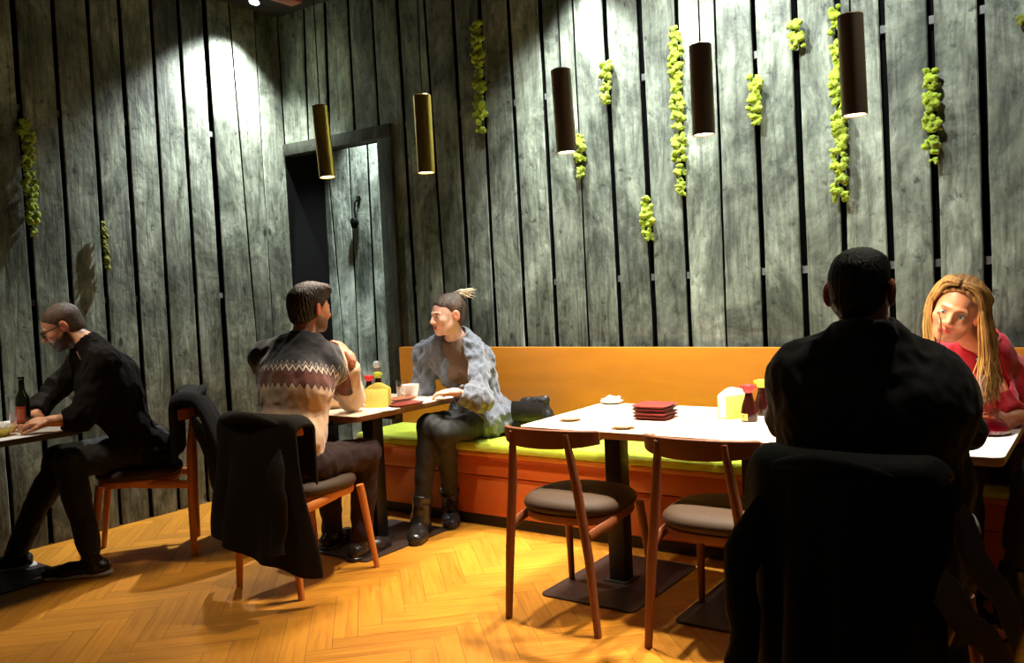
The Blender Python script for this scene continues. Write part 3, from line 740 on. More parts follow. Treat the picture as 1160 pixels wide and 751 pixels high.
# ------------------------------------------------------------------ moss
def build_moss():
    S = [('y', 543, 31, 146, 'M', 'tall lime moss strip in the plank gap right of the brass pendant lamps'),
         ('y', 686.5, 76, 112, 'M', 'short lime moss tuft right of the leftmost dark bronze pendant'),
         ('y', 656.5, 157, 200, 'M', 'small lime moss tuft touching the lower end of the leftmost dark bronze pendant'),
         ('y', 768, 36, 220, 'M', 'long lime moss strip just left of the middle dark bronze pendant'),
         ('y', 734, 229, 273, 'M', 'small lime moss tuft placed lowest on the back wall'),
         ('y', 856, 91, 136, 'M', 'small lime moss tuft right of the middle dark bronze pendant'),
         ('y', 901.5, 26, 50, 'M', 'smallest lime moss tuft high up between two dark bronze pendants'),
         ('y', 950, 15, 226, 'M', 'longest lime moss strip beside the rightmost dark bronze pendant'),
         ('y', 1056, 84, 184, 'M', 'lime moss strip high above the woman in the red blazer'),
         ('x', 33, 138, 266, 'M', 'lime moss strip on the left plank wall above the man with glasses'),
         ('x', 119, 252, 304, 'D', 'faded sparse moss on the left plank wall, right of the man with glasses'),
         ('y', 1158, 20, 32, 'D', 'faint moss tuft at the right border of the back wall')]
    lean = {0: 5, 3: 7, 7: 6, 8: 3, 9: 10, 10: 6}
    for i, (ax, x, ya, yb, kind, lab) in enumerate(S):
        dx = lean.get(i, 1)
        A = (on_y(x-dx/2, ya, WY-.03) if ax == 'y' else on_x(x-dx/2, ya, WX+.03)); B = (on_y(x+dx/2, yb, WY-.03) if ax == 'y' else on_x(x+dx/2, yb, WX+.03))
        nrmv = V(0, -1, 0) if ax == 'y' else V(1, 0, 0); sd = V(1, 0, 0) if ax == 'y' else V(0, 1, 0)
        L = np.linalg.norm(B-A); F = Field(np.minimum(A, B)-.09, np.maximum(A, B)+.09, .005); rs = random.Random(i+5)
        t = 0
        wd = .036 if kind == 'M' else .018
        while t < L:
            c = A+(B-A)*t/L; R = rs.uniform(.7, 1.15)*wd*(1 if rs.random() > .15 else .6)
            for q in range(13):
                o = sd*rs.uniform(-R, R)*.95+V(0, 0, rs.uniform(-R, R)*.8)+nrmv*(rs.uniform(-.2, .55)*R); F.ell(c+o, [R*rs.uniform(.26, .46)]*3, None, .005)
            t += R*rs.choice((.8, 1.1, 1.1, 1.7))
        vs, Q = F.mesh()
        def fn(p): return np.array([.0045*noise.noise(Vector(a*90))+.002*noise.noise(Vector(a*200)) for a in p])
        vs = displace(vs, Q, fn)
        o = mesh_obj('moss_strip', vs, Q, M['moss' if kind == 'M' else 'moss_d'], None, (A+B)/2); tag(o, lab, 'moss', 'moss strips set in the plank gaps')

# ------------------------------------------------------------------ furniture
BX0, BX1 = -3.93, 1.5
def build_bench():
    root = empty('bench', (-1.2, 3.95, 0)); tag(root, 'long built-in wooden bench with tall honey-coloured back along the plank wall', 'bench')
    o = V(-1.2, 3.95, 0)
    def B(name, a, b, m, bev=.004, ex=()):
        q = MB(); q.box(tuple(np.array(a)-o), tuple(np.array(b)-o), bev=bev)
        for (a2, b2) in ex: q.box(tuple(np.array(a2)-o), tuple(np.array(b2)-o), bev=bev)
        return q.build(name, m, root)
    B('backrest', (BX0, 4.225, .0), (BX1, 4.275, .995), M['bench'])
    B('seat_board', (BX0+.0, 3.80, .415), (BX1, 4.225, .44), M['bench'])
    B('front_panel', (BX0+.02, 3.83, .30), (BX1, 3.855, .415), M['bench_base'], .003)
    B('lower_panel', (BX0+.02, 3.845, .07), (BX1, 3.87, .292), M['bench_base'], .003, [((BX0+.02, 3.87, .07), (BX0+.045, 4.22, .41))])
    B('plinth', (BX0+.05, 3.868, 0), (BX1, 3.90, .10), M['plinth'])
    labs = ['lime green felt bench cushion under the woman in the grey cardigan', 'lime green felt bench cushion behind the empty table', 'lime green felt bench cushion under the woman in the red blazer']
    for (a, b), l in zip([(BX0+.005, -2.03), (-2.022, -.93), (-.922, BX1-.02)], labs):
        q = MB(); nx, ny = 60, 14; P = []
        q.box((a, 3.785, .442), (b, 4.222, .497), bev=.016); c = q.build('bench_cushion', M['lime']); tag(c, l, 'cushion', 'lime cushions on the bench')
        c['group'] = 'lime cushions on the bench'

def chair_parts(root, woodm, seatm):
    for sx in (-1, 1):
        l = MB(); l.tube([(sx*.21, -.25, 0), (sx*.185, -.252, .3), (sx*.150, -.262, .58), (sx*.122, -.285, .785)], [(.014, .016), (.018, .020), (.018, .020), (.014, .012)], 14); l.build('rear_leg', woodm, root)
        f = MB(); f.tube([(sx*.21, .25, 0), (sx*.185, .20, .36), (sx*.18, .19, .425)], [(.013, .014), (.018, .020), (.018, .020)], 14); f.build('front_leg', woodm, root)
        r = MB(); r.tube([(sx*.185, -.25, .385), (sx*.20, -.10, .405), (sx*.19, .02, .415)], [(.011, .022), (.012, .022), (.012, .02)], 10, sq=((1, 0, 0),)); r.build('side_rail', woodm, root)
    # seat frame and cushion, both round-fronted
    def seat_ring(ins, z): 
        pts = []
        for k in range(48):
            t = 2*PI*k/48; c, s_ = math.cos(t), math.sin(t); e = 2/2.7
            pts.append(((.215-ins)*math.copysign(abs(c)**e, c), .01+(.215-ins)*math.copysign(abs(s_)**e, s_), z))
        return pts
    def stack(prof):
        m = MB(); rings = [seat_ring(i, z) for i, z in prof]; vs = [p for r in rings for p in r]; fs = [tuple(range(48))[::-1], tuple(range((len(rings)-1)*48, len(rings)*48))]
        for j in range(len(rings)-1):
            for k in range(48): fs.append((j*48+k, j*48+(k+1) % 48, (j+1)*48+(k+1) % 48, (j+1)*48+k))
        return m.add(vs, fs)
    stack([(.03, .40), (.012, .402), (.008, .41), (.008, .432), (.014, .438)]).build('seat_frame', woodm, root)
    stack([(.012, .438), (.0, .446), (-.004, .458), (0, .474), (.018, .490), (.05, .499), (.11, .503), (.19, .503)]).build('seat', seatm, root)
    # bent top rail
    P = []
    for i in range(29):
        u = (i/28-.5)*2; x = .215*math.sin(u*1.15)/math.sin(1.15); y = -.305+.115*(1-math.cos(u*1.15))/(1-math.cos(1.15))
        h0 = .725+.012*u*u; h1 = .802-.012*u*u
        row = []
        for (dy, zz) in ((.0, 0), (.0, .5), (-.0, 1)): row.append((x, y-.008*(zz-.5), h0+(h1-h0)*zz))
        P.append(row)
    b = MB(); b.slab(P, .02); o = b.build('backrest', woodm, root)
    md = o.modifiers.new('bev', 'BEVEL'); md.width = .005; md.segments = 3; md.limit_method = 'ANGLE'
def copy_tree(o, parent=None):
    c = o.copy(); COL.objects.link(c); c.parent = parent
    for ch in [x for x in bpy.data.objects if x.parent == o]: copy_tree(ch, c)
    return c
def build_chairs():
    def mk(w): 
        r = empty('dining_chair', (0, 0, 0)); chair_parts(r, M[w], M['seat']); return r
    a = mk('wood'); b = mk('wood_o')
    L = [(a, (-1.862, 3.05), 0, 'empty walnut dining chair at the left end of the long table, seat in full view'),
         (None, (-1.235, 3.06), 0, 'empty walnut dining chair right of the other one, next to the suited man'),
         (None, (-.565, 2.50), math.radians(-6), 'wooden dining chair under the suited man, mostly hidden by his draped coat'),
         (b, (-3.235, 2.765), math.radians(2), 'orange wooden dining chair under the man in the patterned sweater'),
         ('b', (-4.38, 2.62), math.radians(143), 'orange wooden dining chair under the man with glasses')]
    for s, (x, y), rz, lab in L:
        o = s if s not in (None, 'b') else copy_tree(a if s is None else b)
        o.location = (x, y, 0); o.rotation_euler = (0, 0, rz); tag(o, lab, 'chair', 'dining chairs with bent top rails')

def build_table(name, x0, x1, y0, y1, topm, edgem, lab, legx=None, rad=.035):
    cx, cy = (x0+x1)/2, (y0+y1)/2; lx = (legx-cx) if legx is not None else 0; hx, hy = (x1-x0)/2, (y1-y0)/2; T = .755
    root = empty('table', (cx, cy, 0)); tag(root, lab, 'table', 'small tables standing in front of the bench' if name != 'far' else None)
    m = MB(); m.rrect_stack(-hx, -hy, hx, hy, [(.002, T-.004), (.0, T-.003), (.0, T-.001), (.001, T)], rad, 0, 6); m.build('tabletop', topm, root)
    e = MB(); e.rrect_stack(-hx, -hy, hx, hy, [(.012, T-.032), (.003, T-.030), (-.0005, T-.024), (-.0005, T-.003)], rad, 0, 6); e.build('table_edge', edgem, root)
    k = MB(); k.box((lx-.04, -.04, .012), (lx+.04, .04, T-.07), bev=.004); k.build('pole', M['iron'], root)
    k = MB(); k.box((lx-.045, -hy+.06, T-.072), (lx+.045, hy-.06, T-.033), bev=.004); k.box((lx-.2, -.03, T-.072), (lx+.2, .03, T-.034), bev=.003); k.build('bracket', M['iron'], root)
    k = MB(); k.rrect_stack(lx-.23, -.33, lx+.23, .33, [(.002, 0), (0, .001), (0, .008), (.002, .010)], .03); k.build('base_plate', M['plate_steel'], root)
    k = MB(); k.box((lx-.06, -.06, .010), (lx+.06, .06, .016), bev=.002); k.build('foot_flange', M['iron'], root)
    return root
def build_tables():
    build_table('t', -2.14, -1.515, 3.02, 3.78, M['top'], M['edge_p'], 'pale table with the stack of maroon plates, standing at the left end of the row', -1.87)
    build_table('t', -1.505, -.925, 3.02, 3.78, M['top'], M['edge_p'], 'pale table with napkin holder and soy bottles in the middle of the row', -1.235)
    build_table('t', -.915, -.305, 3.02, 3.78, M['top_w'], M['edge_p'], 'white-topped table between the suited man and the woman in red', -.61)
    build_table('t', -3.75, -3.08, 2.98, 3.76, M['top'], M['edge'], 'dark-edged table between the man in the patterned sweater and the woman in the grey cardigan', -3.36)
    r = build_table('far', -5.0, -4.25, 1.50, 2.25, M['top_w'], M['iron'], 'white-topped table with beer bottle in front of the man with glasses', -4.62)

# ------------------------------------------------------------------ coats over chair backs
def coat(label, cx, cy, rz, zt, hem, w0, w1, m, name='coat', seed=0, thick=.022, back=.30, sleeves=(), out=.10, wrap=.10, skew=0, hemfn=None, front=.16):
    rs = np.random.default_rng(seed); nu, nv = 61, 60; P = []
    ca, sa = math.cos(rz), math.sin(rz)
    def W(x, y, z): return (cx+x*ca-y*sa, cy+x*sa+y*ca, z)
    ph = rs.uniform(0, 6.28, 4); fr = rs.uniform(2.2, 5.5, 4)
    for i in range(nu):
        u = (i/(nu-1)-.5)*2; row = []
        hz = hem+(hemfn(u) if hemfn else 0)
        for j in range(nv):
            v = j/(nv-1)
            fl = .16
            if v < fl: t = v/fl; y = -back+.075; z = zt-front*(1-t)-.012; w = w0; dep = 0
            elif v < fl+.1:
                t = (v-fl)/.1*PI; y = -back+.02+.055*math.cos(t); z = zt-.012+.022*math.sin(t); w = w0; dep = 0
            else:
                t = (v-fl-.1)/(1-fl-.1); dep = t; z = zt-.012-(zt-.012-hz)*t; y = -back-.035-out*t**.8; w = w0+(w1-w0)*min(1, t*1.15)**.8
            fold = sum(math.sin(u*fr[q]*3+ph[q]+dep*1.2*(q-1)) for q in range(4))/4
            y += fold*.045*min(1, dep*1.6+.05)-.0
            y += wrap*abs(u)**2.4*(.5+1.0*dep)
            x = u*w*(1+.05*math.sin(dep*5+seed))+skew*dep+.012*fold
            edge = max(0, abs(u)-.82)/.18; z -= .045*edge**2*(1-dep)
            z += .01*math.sin(u*9+seed)*dep
            row.append(W(x, y, z))
        P.append(row)
    q = MB(); q.slab(P, thick); root = q.build(name, m, angle=180)
    sm = root.modifiers.new('s', 'SUBSURF'); sm.levels = 1; sm.render_levels = 1
    tag(root, label, 'coat')
    # collar roll and sleeves
    c = MB(); pts = [W(u*w0*.72, -back-.045+.03*abs(u)**2, zt+.012-.03*u*u) for u in np.linspace(-1, 1, 15)]
    c.tube(pts, [.012+.012*math.sin(PI*k/14) for k in range(15)], 12); c.build('collar', m, root)
    for (x0, y0, z0, x1, y1, z1, r, mk) in sleeves:
        s = MB(); k = 12; pp = []
        for a in range(k):
            t = a/(k-1); pp.append(W(x0+(x1-x0)*t+.012*math.sin(t*9+seed), y0+(y1-y0)*t+.01*math.cos(t*8), z0+(z1-z0)*t))
        pf = (lambda a: (.04+.96*max(0, math.sin(PI*a/(k-1)))**.6) if mk else min(1, .12+.5*a**.7))
        s.tube(pp, [(r*pf(a)*(1-.25*a/(k-1))*(1+.12*math.sin(a*2.1+seed)), r*(.3 if mk else .62)*pf(a)*(1-.2*a/(k-1))) for a in range(k)], 16); o = s.build('sleeve', M[mk] if mk else m, root)
    return root
def build_coats():
    coat('black coat draped over the chair of the man in the patterned sweater', -3.235, 2.765, math.radians(2), .815, .17, .262, .325, M['coat'], seed=3, back=.285, out=.07, front=.26,
         sleeves=[(.24, -.36, .70, .27, -.42, .26, .05, None)], skew=.0, hemfn=lambda u: .05-.10*u if u > -.2 else .07)
    coat('thick black padded coat draped over the suited man\'s chair', -.565, 2.50, math.radians(-6), .87, .08, .225, .275, M['coat_p'], seed=8, back=.31, out=.10, thick=.045, wrap=.16,
         sleeves=[(.27, -.26, .80, .38, -.17, .44, .038, 'grey_lining'), (.25, -.34, .66, .37, -.24, .38, .045, 'grey_lining'), (-.19, -.36, .78, -.22, -.45, .25, .05, None)])
    coat('black coat spread over the chair of the man with glasses', -4.38, 2.62, math.radians(143), .86, .08, .27, .40, M['coat'], seed=5, back=.29, out=.30, wrap=.06, front=.30, thick=.035,
         sleeves=[(-.26, -.3, .76, -.32, -.44, .25, .05, None)])

# ------------------------------------------------------------------ things on the tables
T0 = .7555
def napkins(x, y, rz, card, paper, lab, s=1):
    root = empty('napkin_holder', (x, y, T0), rz); tag(root, lab, 'napkins')
    b = MB(); P = []
    for sy in (-1, 1):
        b.box((-.055*s, sy*.024*s-.0015, .0), (.055*s, sy*.024*s+.0015, .085*s), bev=.001)
    b.box((-.055*s, -.024*s, 0), (.055*s, .024*s, .004), bev=.001); b.build('holder', card, root)
    p = MB()
    for k in range(9):
        y_ = (-.019+.0047*k)*s; G = []
        for i in range(9):
            u = i/8; G.append([((u-.5)*.105*s, y_+.003*math.sin(u*6+k)*(j/5), .005+(.085+.022*math.sin(u*PI)+.004*math.sin(k*3.1))*s*(j/5)) for j in range(6)])
        p.slab(G, .0022)
    p.build('napkin_sheets', paper, root)
def soy(x, y, cap, lab, s=1, label=True):
    root = empty('sauce_bottle', (x, y, T0), 0); tag(root, lab, 'bottle', 'soy sauce bottles on the tables')
    b = MB(); b.lathe([(0, 0), (.027*s, 0), (.030*s, .004), (.030*s, .03*s), (.026*s, .055*s), (.016*s, .085*s), (.0135*s, .098*s), (.0135*s, .106*s), (0, .106*s)], seg=28); b.build('body', M['soy'], root)
    c = MB(); c.lathe([(0, .104*s), (.016*s, .104*s), (.020*s, .112*s), (.020*s, .128*s), (.016*s, .133*s), (0, .133*s)], seg=24); c.box((.0, -.006*s, .118*s), (.030*s, .006*s, .130*s), bev=.003); c.box((-.030*s, -.006*s, .118*s), (0, .006*s, .130*s), bev=.003); c.build('cap', cap, root)
    if label:
        l = MB(); G = [[(.0303*s*math.sin(a), -.0303*s*math.cos(a), z*s) for z in (.006, .03)] for a in np.linspace(-.6, .6, 12)]
        l.slab(G, .0008); o = l.build('label', M['ylabel'], root); o.rotation_euler = (0, 0, math.radians(-25))
        k = MB()    # dark strokes printed on the label
        for (a0, a1, z0, z1) in ((-.3, .3, .024, .0255), (-.3, .3, .018, .0195), (-.02, .04, .011, .0255), (-.35, -.05, .011, .0125), (.1, .35, .011, .0125)):
            k.slab([[(.0309*s*math.sin(a), -.0309*s*math.cos(a), z*s) for z in (z0, z1)] for a in np.linspace(a0, a1, 5)], .0004)
        k.build('label_print', M['soy'], o)
def glassware(name, prof, x, y, z, lab, cat, liquid=None, lm=None, wall=.0016):
    root = empty(name, (x, y, z)); tag(root, lab, cat)
    inner = [(max(r-wall, 0), zz+(wall if i == 0 else 0)) for i, (r, zz) in enumerate(prof)]
    b = MB(); b.lathe(prof+inner[::-1], seg=32); b.build('glass', M['glass_thin' if name == 'wine_glass' else 'glass'], root)
    if liquid: l = MB(); l.lathe(liquid, seg=28); l.build('liquid', lm, root)
    return root
def build_table_things():
    P = lambda x, y, z=T0: on_z(x, y, z)
    # stack of square maroon plates
    c = P(740, 474)
    for k in range(4):
        b = MB(); h = .085; z = k*.0155
        b.rrect_stack(-h, -h, h, h, [(.028, 0), (.022, .0), (.020, .003), (.004, .012), (.0, .0145), (.003, .0150), (.022, .007), (.05, .006)], .03, 0, 4)
        o = b.build('plate', M['maroon'], loc=(c[0]+.004*math.sin(k*2), c[1]+.02+.003*math.cos(k*3), T0+z)); o.rotation_euler = (0, 0, math.radians(3+(-1)**k*1.5))
        tag(o, ['square maroon plate at the bottom of the stack on the empty table', 'square maroon plate, second from the bottom of the stack', 'square maroon plate just under the topmost of the stack', 'square maroon plate topmost of the stack on the empty table'][k], 'plate', 'stack of square maroon plates')
    for (x, y, l) in ((646, 476, 'small tan saucer near the left front corner of the empty table'), (706, 485, 'small tan saucer at the front edge between the two empty chairs')):
        q = P(x, y); b = MB(); b.lathe([(0, 0), (.028, 0), (.032, .003), (.050, .013), (.052, .015), (.049, .015), (.030, .006), (0, .005)], seg=36)
        tag(b.build('saucer', M['china_tan'], loc=tuple(q)), l, 'saucer', 'small tan saucers')
    q = P(693, 457); root = empty('sauce_dish', tuple(q)); tag(root, 'white dish with a crumpled paper napkin at the back left corner of the empty table', 'dish')
    b = MB(); b.lathe([(0, 0), (.03, 0), (.055, .012), (.057, .014), (.053, .014), (.03, .004), (0, .004)], seg=32); b.build('dish', M['china'], root)
    F = Field((-.07, -.07, 0), (.07, .07, .07), .004)
    for k in range(14): F.ell((random.uniform(-.03, .03), random.uniform(-.03, .03), .018+random.uniform(0, .012)), (random.uniform(.012, .028), random.uniform(.006, .014), random.uniform(.005, .012)), frame((random.uniform(-1, 1), 1, random.uniform(-.5, .5)), (0, 0, 1)), .004)
    vs, Q = F.mesh(); mesh_obj('crumpled_napkin', vs, Q, M['paper'], root)
    q = P(832, 473); napkins(q[0], q[1], math.radians(58), M['green_card'], M['paper'], 'lime card holder with white napkins on the empty table', 1.15)
    q = P(849, 477); soy(q[0], q[1], M['redcap'], 'dark soy sauce bottle with red cap beside the napkin holder', 1.15)
    q = P(864, 470); soy(q[0], q[1], M['greencap'], 'soy sauce bottle with yellow-green cap, half behind the red-capped one on the long table', 1.15, False)
    # table of the couple
    q = P(429, 461); napkins(q[0], q[1], math.radians(25), M['paper_y'], M['paper_y'], 'yellow napkins standing on the table by the sweater man\'s elbow', 1.15)
    b = MB(); q = P(436, 464, T0+.001); b.slab([[(q[0]+(i-3)*.016, q[1]+(j-3)*.018, q[2]+.001+.002*math.sin(i*1.3+j)) for j in range(7)] for i in range(7)], .0015)
    tag(b.build('paper_napkin', M['paper']), 'white paper napkin lying flat below the standing yellow napkins', 'napkin')
    q = P(412, 456); soy(q[0], q[1]+.05, M['redcap'], 'red-capped soy sauce bottle behind the sweater man\'s elbow', 1.1, False)
    q = P(421, 453); soy(q[0], q[1]+.06, M['greencap'], 'soy sauce bottle with yellow-green cap behind the yellow napkins', 1.15, False)
    q = P(415, 449); root = empty('pepper_mill', (q[0], q[1]+.1, T0)); tag(root, 'tall shaker with round white top behind the soy bottles on the couple\'s table', 'shaker')
    b = MB(); b.lathe([(0, 0), (.028, 0), (.030, .01), (.026, .08), (.024, .14), (.018, .16), (0, .16)], seg=24); b.build('body', M['shaker'], root)
    b = MB(); b.lathe([(.0, .158), (.018, .158), (.022, .168), (.023, .18), (.018, .194), (.008, .20), (0, .201)], seg=24); b.build('top', M['china'], root)
    q = P(456, 449); glassware('tumbler', [(0, 0), (.030, 0), (.032, .004), (.036, .095)], q[0], q[1], T0, 'clear water tumbler between the napkins and the white cup', 'glass', [(0, .006), (.029, .006), (.0325, .06), (0, .06)], M['glass'])
    q = P(475, 450); root = empty('cup', (q[0], q[1]-.07, T0)); tag(root, 'white cup on the table in front of the woman in the grey cardigan', 'cup')
    b = MB(); b.lathe([(0, 0), (.03, 0), (.034, .006), (.047, .05), (.05, .082), (.047, .082), (.043, .05), (.03, .01), (0, .009)], seg=32); b.build('body', M['china'], root)
    b = MB(); b.tube([(-.047, .0, .068), (-.066, 0, .066), (-.074, 0, .048), (-.066, 0, .03), (-.042, 0, .024)], .005, 10); b.build('handle', M['china'], root)
    for k, (x, y, a, b_, lab) in enumerate(((462, 459, .10, .06, 'brown oblong dish at the edge of the couple\'s table, lower of two'), (457, 455.5, .09, .055, 'brown oblong dish resting on the lower one at the couple\'s table'))):
        q = P(x, y); m = MB(); m.rrect_stack(-b_, -a, b_, a, [(.02, 0), (.016, .002), (.002, .010), (0, .012), (.004, .012), (.02, .005)], .03, 0, 5)
        o = m.build('dish', M['maroon' if k == 0 else 'brownd'], loc=(q[0]-.015, q[1], T0+(.0 if k == 0 else .0122))); o.rotation_euler = (0, 0, math.radians(-4)); tag(o, lab, 'dish', 'brown oblong dishes')
    q = P(494, 448); root = empty('phone', (q[0]-.03, q[1]+.03, T0), math.radians(70)); tag(root, 'dark phone lying on the table by the woman\'s hand', 'phone')
    b = MB(); b.rrect_stack(-.075, -.037, .075, .037, [(.002, 0), (0, .002), (0, .007), (.0015, .0085)], .01, 0, 5); b.build('body', M['iron'], root)
    b = MB(); b.rrect_stack(-.072, -.034, .072, .034, [(0, .0086), (0, .0089)], .008, 0, 5); b.build('screen', M['soy'], root)
    # far left table
    q = P(28, 488); root = empty('beer_bottle', (q[0], q[1], T0), math.radians(40)); tag(root, 'dark beer bottle with red label on the left table', 'bottle')
    b = MB(); b.lathe([(0, 0), (.030, 0), (.033, .004), (.033, .14), (.029, .17), (.016, .20), (.0135, .22), (.013, .255), (.0155, .258), (.0155, .270), (0, .271)], seg=32); b.build('body', M['darkglass'], root)
    l = MB(); l.slab([[(.0335*math.sin(a), -.0335*math.cos(a), z) for z in (.045, .125)] for a in np.linspace(-.75, .75, 16)], .0007); lo = l.build('label', M['rlabel'], root)
    l = MB(); l.slab([[(.0341*math.sin(a), -.0341*math.cos(a), z) for z in (.058, .112)] for a in np.linspace(-.5, .5, 12)], .0005); l.build('label_panel', M['llabel'], lo)
    q = P(1, 494); root = empty('bowl', (q[0]+.0, q[1], T0)); tag(root, 'yellow bowl of white rice at the left border of the photo', 'bowl')
    b = MB(); b.lathe([(0, 0), (.035, 0), (.038, .006), (.062, .035), (.064, .04), (.060, .04), (.036, .01), (0, .009)], seg=32); b.build('body', M['bowl'], root)
    F = Field((-.06, -.06, .01), (.06, .06, .09), .004)
    F.ell((0, 0, .038), (.05, .05, .03), None, .01)
    vs, Q = F.mesh(); vs = displace(vs, Q, lambda p: .004*np.sin(p[:, 0]*260)*np.sin(p[:, 1]*230)*np.sin(p[:, 2]*200)); ro = mesh_obj('rice', vs, Q, M['paper'], root); ro['kind'] = 'stuff'
    q = P(9, 484); glassware('beer_glass', [(0, 0), (.026, 0), (.028, .006), (.034, .155)], q[0]-.02, q[1]+.05, T0, 'clear tall glass left of the beer bottle', 'glass', [(0, .008), (.025, .008), (.029, .07), (0, .07)], M['beer'])
    # right table
    q = P(1131, 486); glassware('wine_decanter', [(0, 0), (.070, 0), (.085, .008), (.088, .02), (.075, .038), (.045, .060), (.030, .085), (.024, .115), (.026, .15), (.036, .19), (.050, .215)], q[0]-.035, q[1]-.10, T0,
        'glass decanter of red wine with flared rim in front of the woman in red', 'decanter', [(0, .002), (.069, .002), (.083, .009), (.0855, .02), (.073, .0365), (.06, .046), (0, .046)], M['wine'])
    # wine glass lifted by the suited man
    g = on_y(1052, 361, 2.93); glassware('wine_glass', [(0, 0), (.033, .001), (.034, .003), (.006, .006), (.004, .02), (.004, .085), (.012, .093), (.030, .112), (.038, .14), (.036, .175), (.031, .205)], g[0], g[1], g[2]-.185,
        'wine glass lifted in front of the face of the woman in red', 'wine glass', None)
    build_bags()
def build_bags():
    q = on_y(605, 468, 4.05); x, y = q[0], 4.05
    root = empty('handbag', (x, y, .497)); tag(root, 'black leather handbag on the bench behind the empty table\'s corner', 'bag')
    F = Field((-.2, -.12, 0), (.2, .12, .3), .006); F.cone((-.09, 0, .05), (.09, 0, .05), .05, .05, .01); F.ell((0, 0, .11), (.13, .055, .12), None, .04); F.cone((-.07, 0, .20), (.08, 0, .215), .022, .026, .03); F.plane((0, 0, .002), (0, 0, -1))
    vs, Q = F.mesh(); vs = displace(vs, Q, wave_folds(.006, 30, 4)); mesh_obj('body', vs, Q, M['bagblack'], root)
    s = MB(); e = on_z(556, 491, .503)-V(x, y, .497)
    s.tube([(-.09, 0, .2), (-.15, -.02, .12), (-.16, -.05, .02), (-.20, -.06, .006), tuple(e*V(.7, .7, 0)+V(0, 0, .006)), tuple(V(e[0], e[1], .006))], [(.004, .007)]*6, 8); s.build('strap', M['bagblack'], root)
    f = MB(); G = [[(u*.11, -.058-.006*math.cos(u*1.4)-.012*math.sin(v*3), .21-.11*v) for v in np.linspace(0, 1, 8)] for u in np.linspace(-1, 1, 12)]; f.slab(G, .005); f.build('flap', M['bagblack'], root)
    # tan patterned bag at the right
    q = on_y(1153, 512, 3.86); root = empty('patterned_bag', (q[0]+.13, 3.98, .497)); tag(root, 'tan bag with dark curling pattern on the bench at the right border', 'bag')
    F = Field((-.2, -.14, 0), (.2, .14, .25), .006); F.ell((0, 0, .09), (.15, .09, .10), None, .02); F.cone((-.10, -.03, .05), (.10, -.03, .05), .05, .05, .03); F.plane((0, 0, .002), (0, 0, -1))
    vs, Q = F.mesh(); vs = displace(vs, Q, wave_folds(.006, 26, 9)); mesh_obj('body', vs, Q, M['leopard'], root)
    h = MB(); h.tube([(-.08, 0, .17), (-.06, 0, .24), (0, 0, .27), (.06, 0, .24), (.08, 0, .17)], .007, 10); h.build('handle', M['edge'], root)

def leopard_mat():
    m = newmat('tan_pattern'); N, L = nt(m); b = N['Principled BSDF']; tc = N.new('ShaderNodeTexCoord')
    n = N.new('ShaderNodeTexNoise'); n.inputs['Scale'].default_value = 14; n.inputs['Distortion'].default_value = 2.2; n.inputs['Detail'].default_value = 1; L.new(tc.outputs['Object'], n.inputs['Vector'])
    r = ramp(N, [(.0, (.62, .27, .12)), (.50, (.62, .27, .12)), (.53, (.10, .03, .02)), (.57, (.10, .03, .02)), (.60, (.70, .38, .20))]); L.new(n.outputs['Fac'], r.inputs[0]); L.new(r.outputs[0], b.inputs['Base Color']); b.inputs['Roughness'].default_value = .7
    return m
def fair_isle_mat():
    """dark yoke, cream zigzag, brown band, cream body; bh = height above the lower band edge, bu = running length"""
    m = newmat('patterned_sweater_knit'); N, L = nt(m); b = N['Principled BSDF']
    A = N.new('ShaderNodeAttribute'); A.attribute_name = 'bh'; U = N.new('ShaderNodeAttribute'); U.attribute_name = 'bu'
    def tri(per, ph=0):
        a = N.new('ShaderNodeMath'); a.operation = 'MULTIPLY_ADD'; L.new(U.outputs['Fac'], a.inputs[0]); a.inputs[1].default_value = 1/per; a.inputs[2].default_value = ph
        p = N.new('ShaderNodeMath'); p.operation = 'PINGPONG'; L.new(a.outputs[0], p.inputs[0]); p.inputs[1].default_value = 1; return p
    t = tri(.016)
    z = N.new('ShaderNodeMath'); z.operation = 'MULTIPLY_ADD'; L.new(t.outputs[0], z.inputs[0]); z.inputs[1].default_value = .026; L.new(A.outputs['Fac'], z.inputs[2])
    mr = N.new('ShaderNodeMapRange'); mr.inputs[1].default_value = -.2; mr.inputs[2].default_value = .3; L.new(z.outputs[0], mr.inputs[0])
    P = lambda h: (h+.2)/.5
    cream = (.55, .36, .22); brown = (.14, .042, .025); dark = (.018, .016, .02); zig = (.55, .42, .33)
    r = ramp(N, [(0, cream), (P(.013), (.035, .02, .018)), (P(.022), brown), (P(.082), dark), (P(.092), zig), (P(.106), dark), (P(.118), (.35, .27, .22)), (P(.124), dark)], 'CONSTANT')
    L.new(mr.outputs[0], r.inputs[0]); L.new(r.outputs[0], b.inputs['Base Color']); b.inputs['Roughness'].default_value = .95; b.inputs['Sheen Weight'].default_value = .3
    tc = N.new('ShaderNodeTexCoord'); n2 = N.new('ShaderNodeTexNoise'); n2.inputs['Scale'].default_value = 130; L.new(tc.outputs['Object'], n2.inputs['Vector'])
    bp = N.new('ShaderNodeBump'); bp.inputs['Strength'].default_value = .5; L.new(n2.outputs['Fac'], bp.inputs['Height']); L.new(bp.outputs[0], b.inputs['Normal'])
    return m
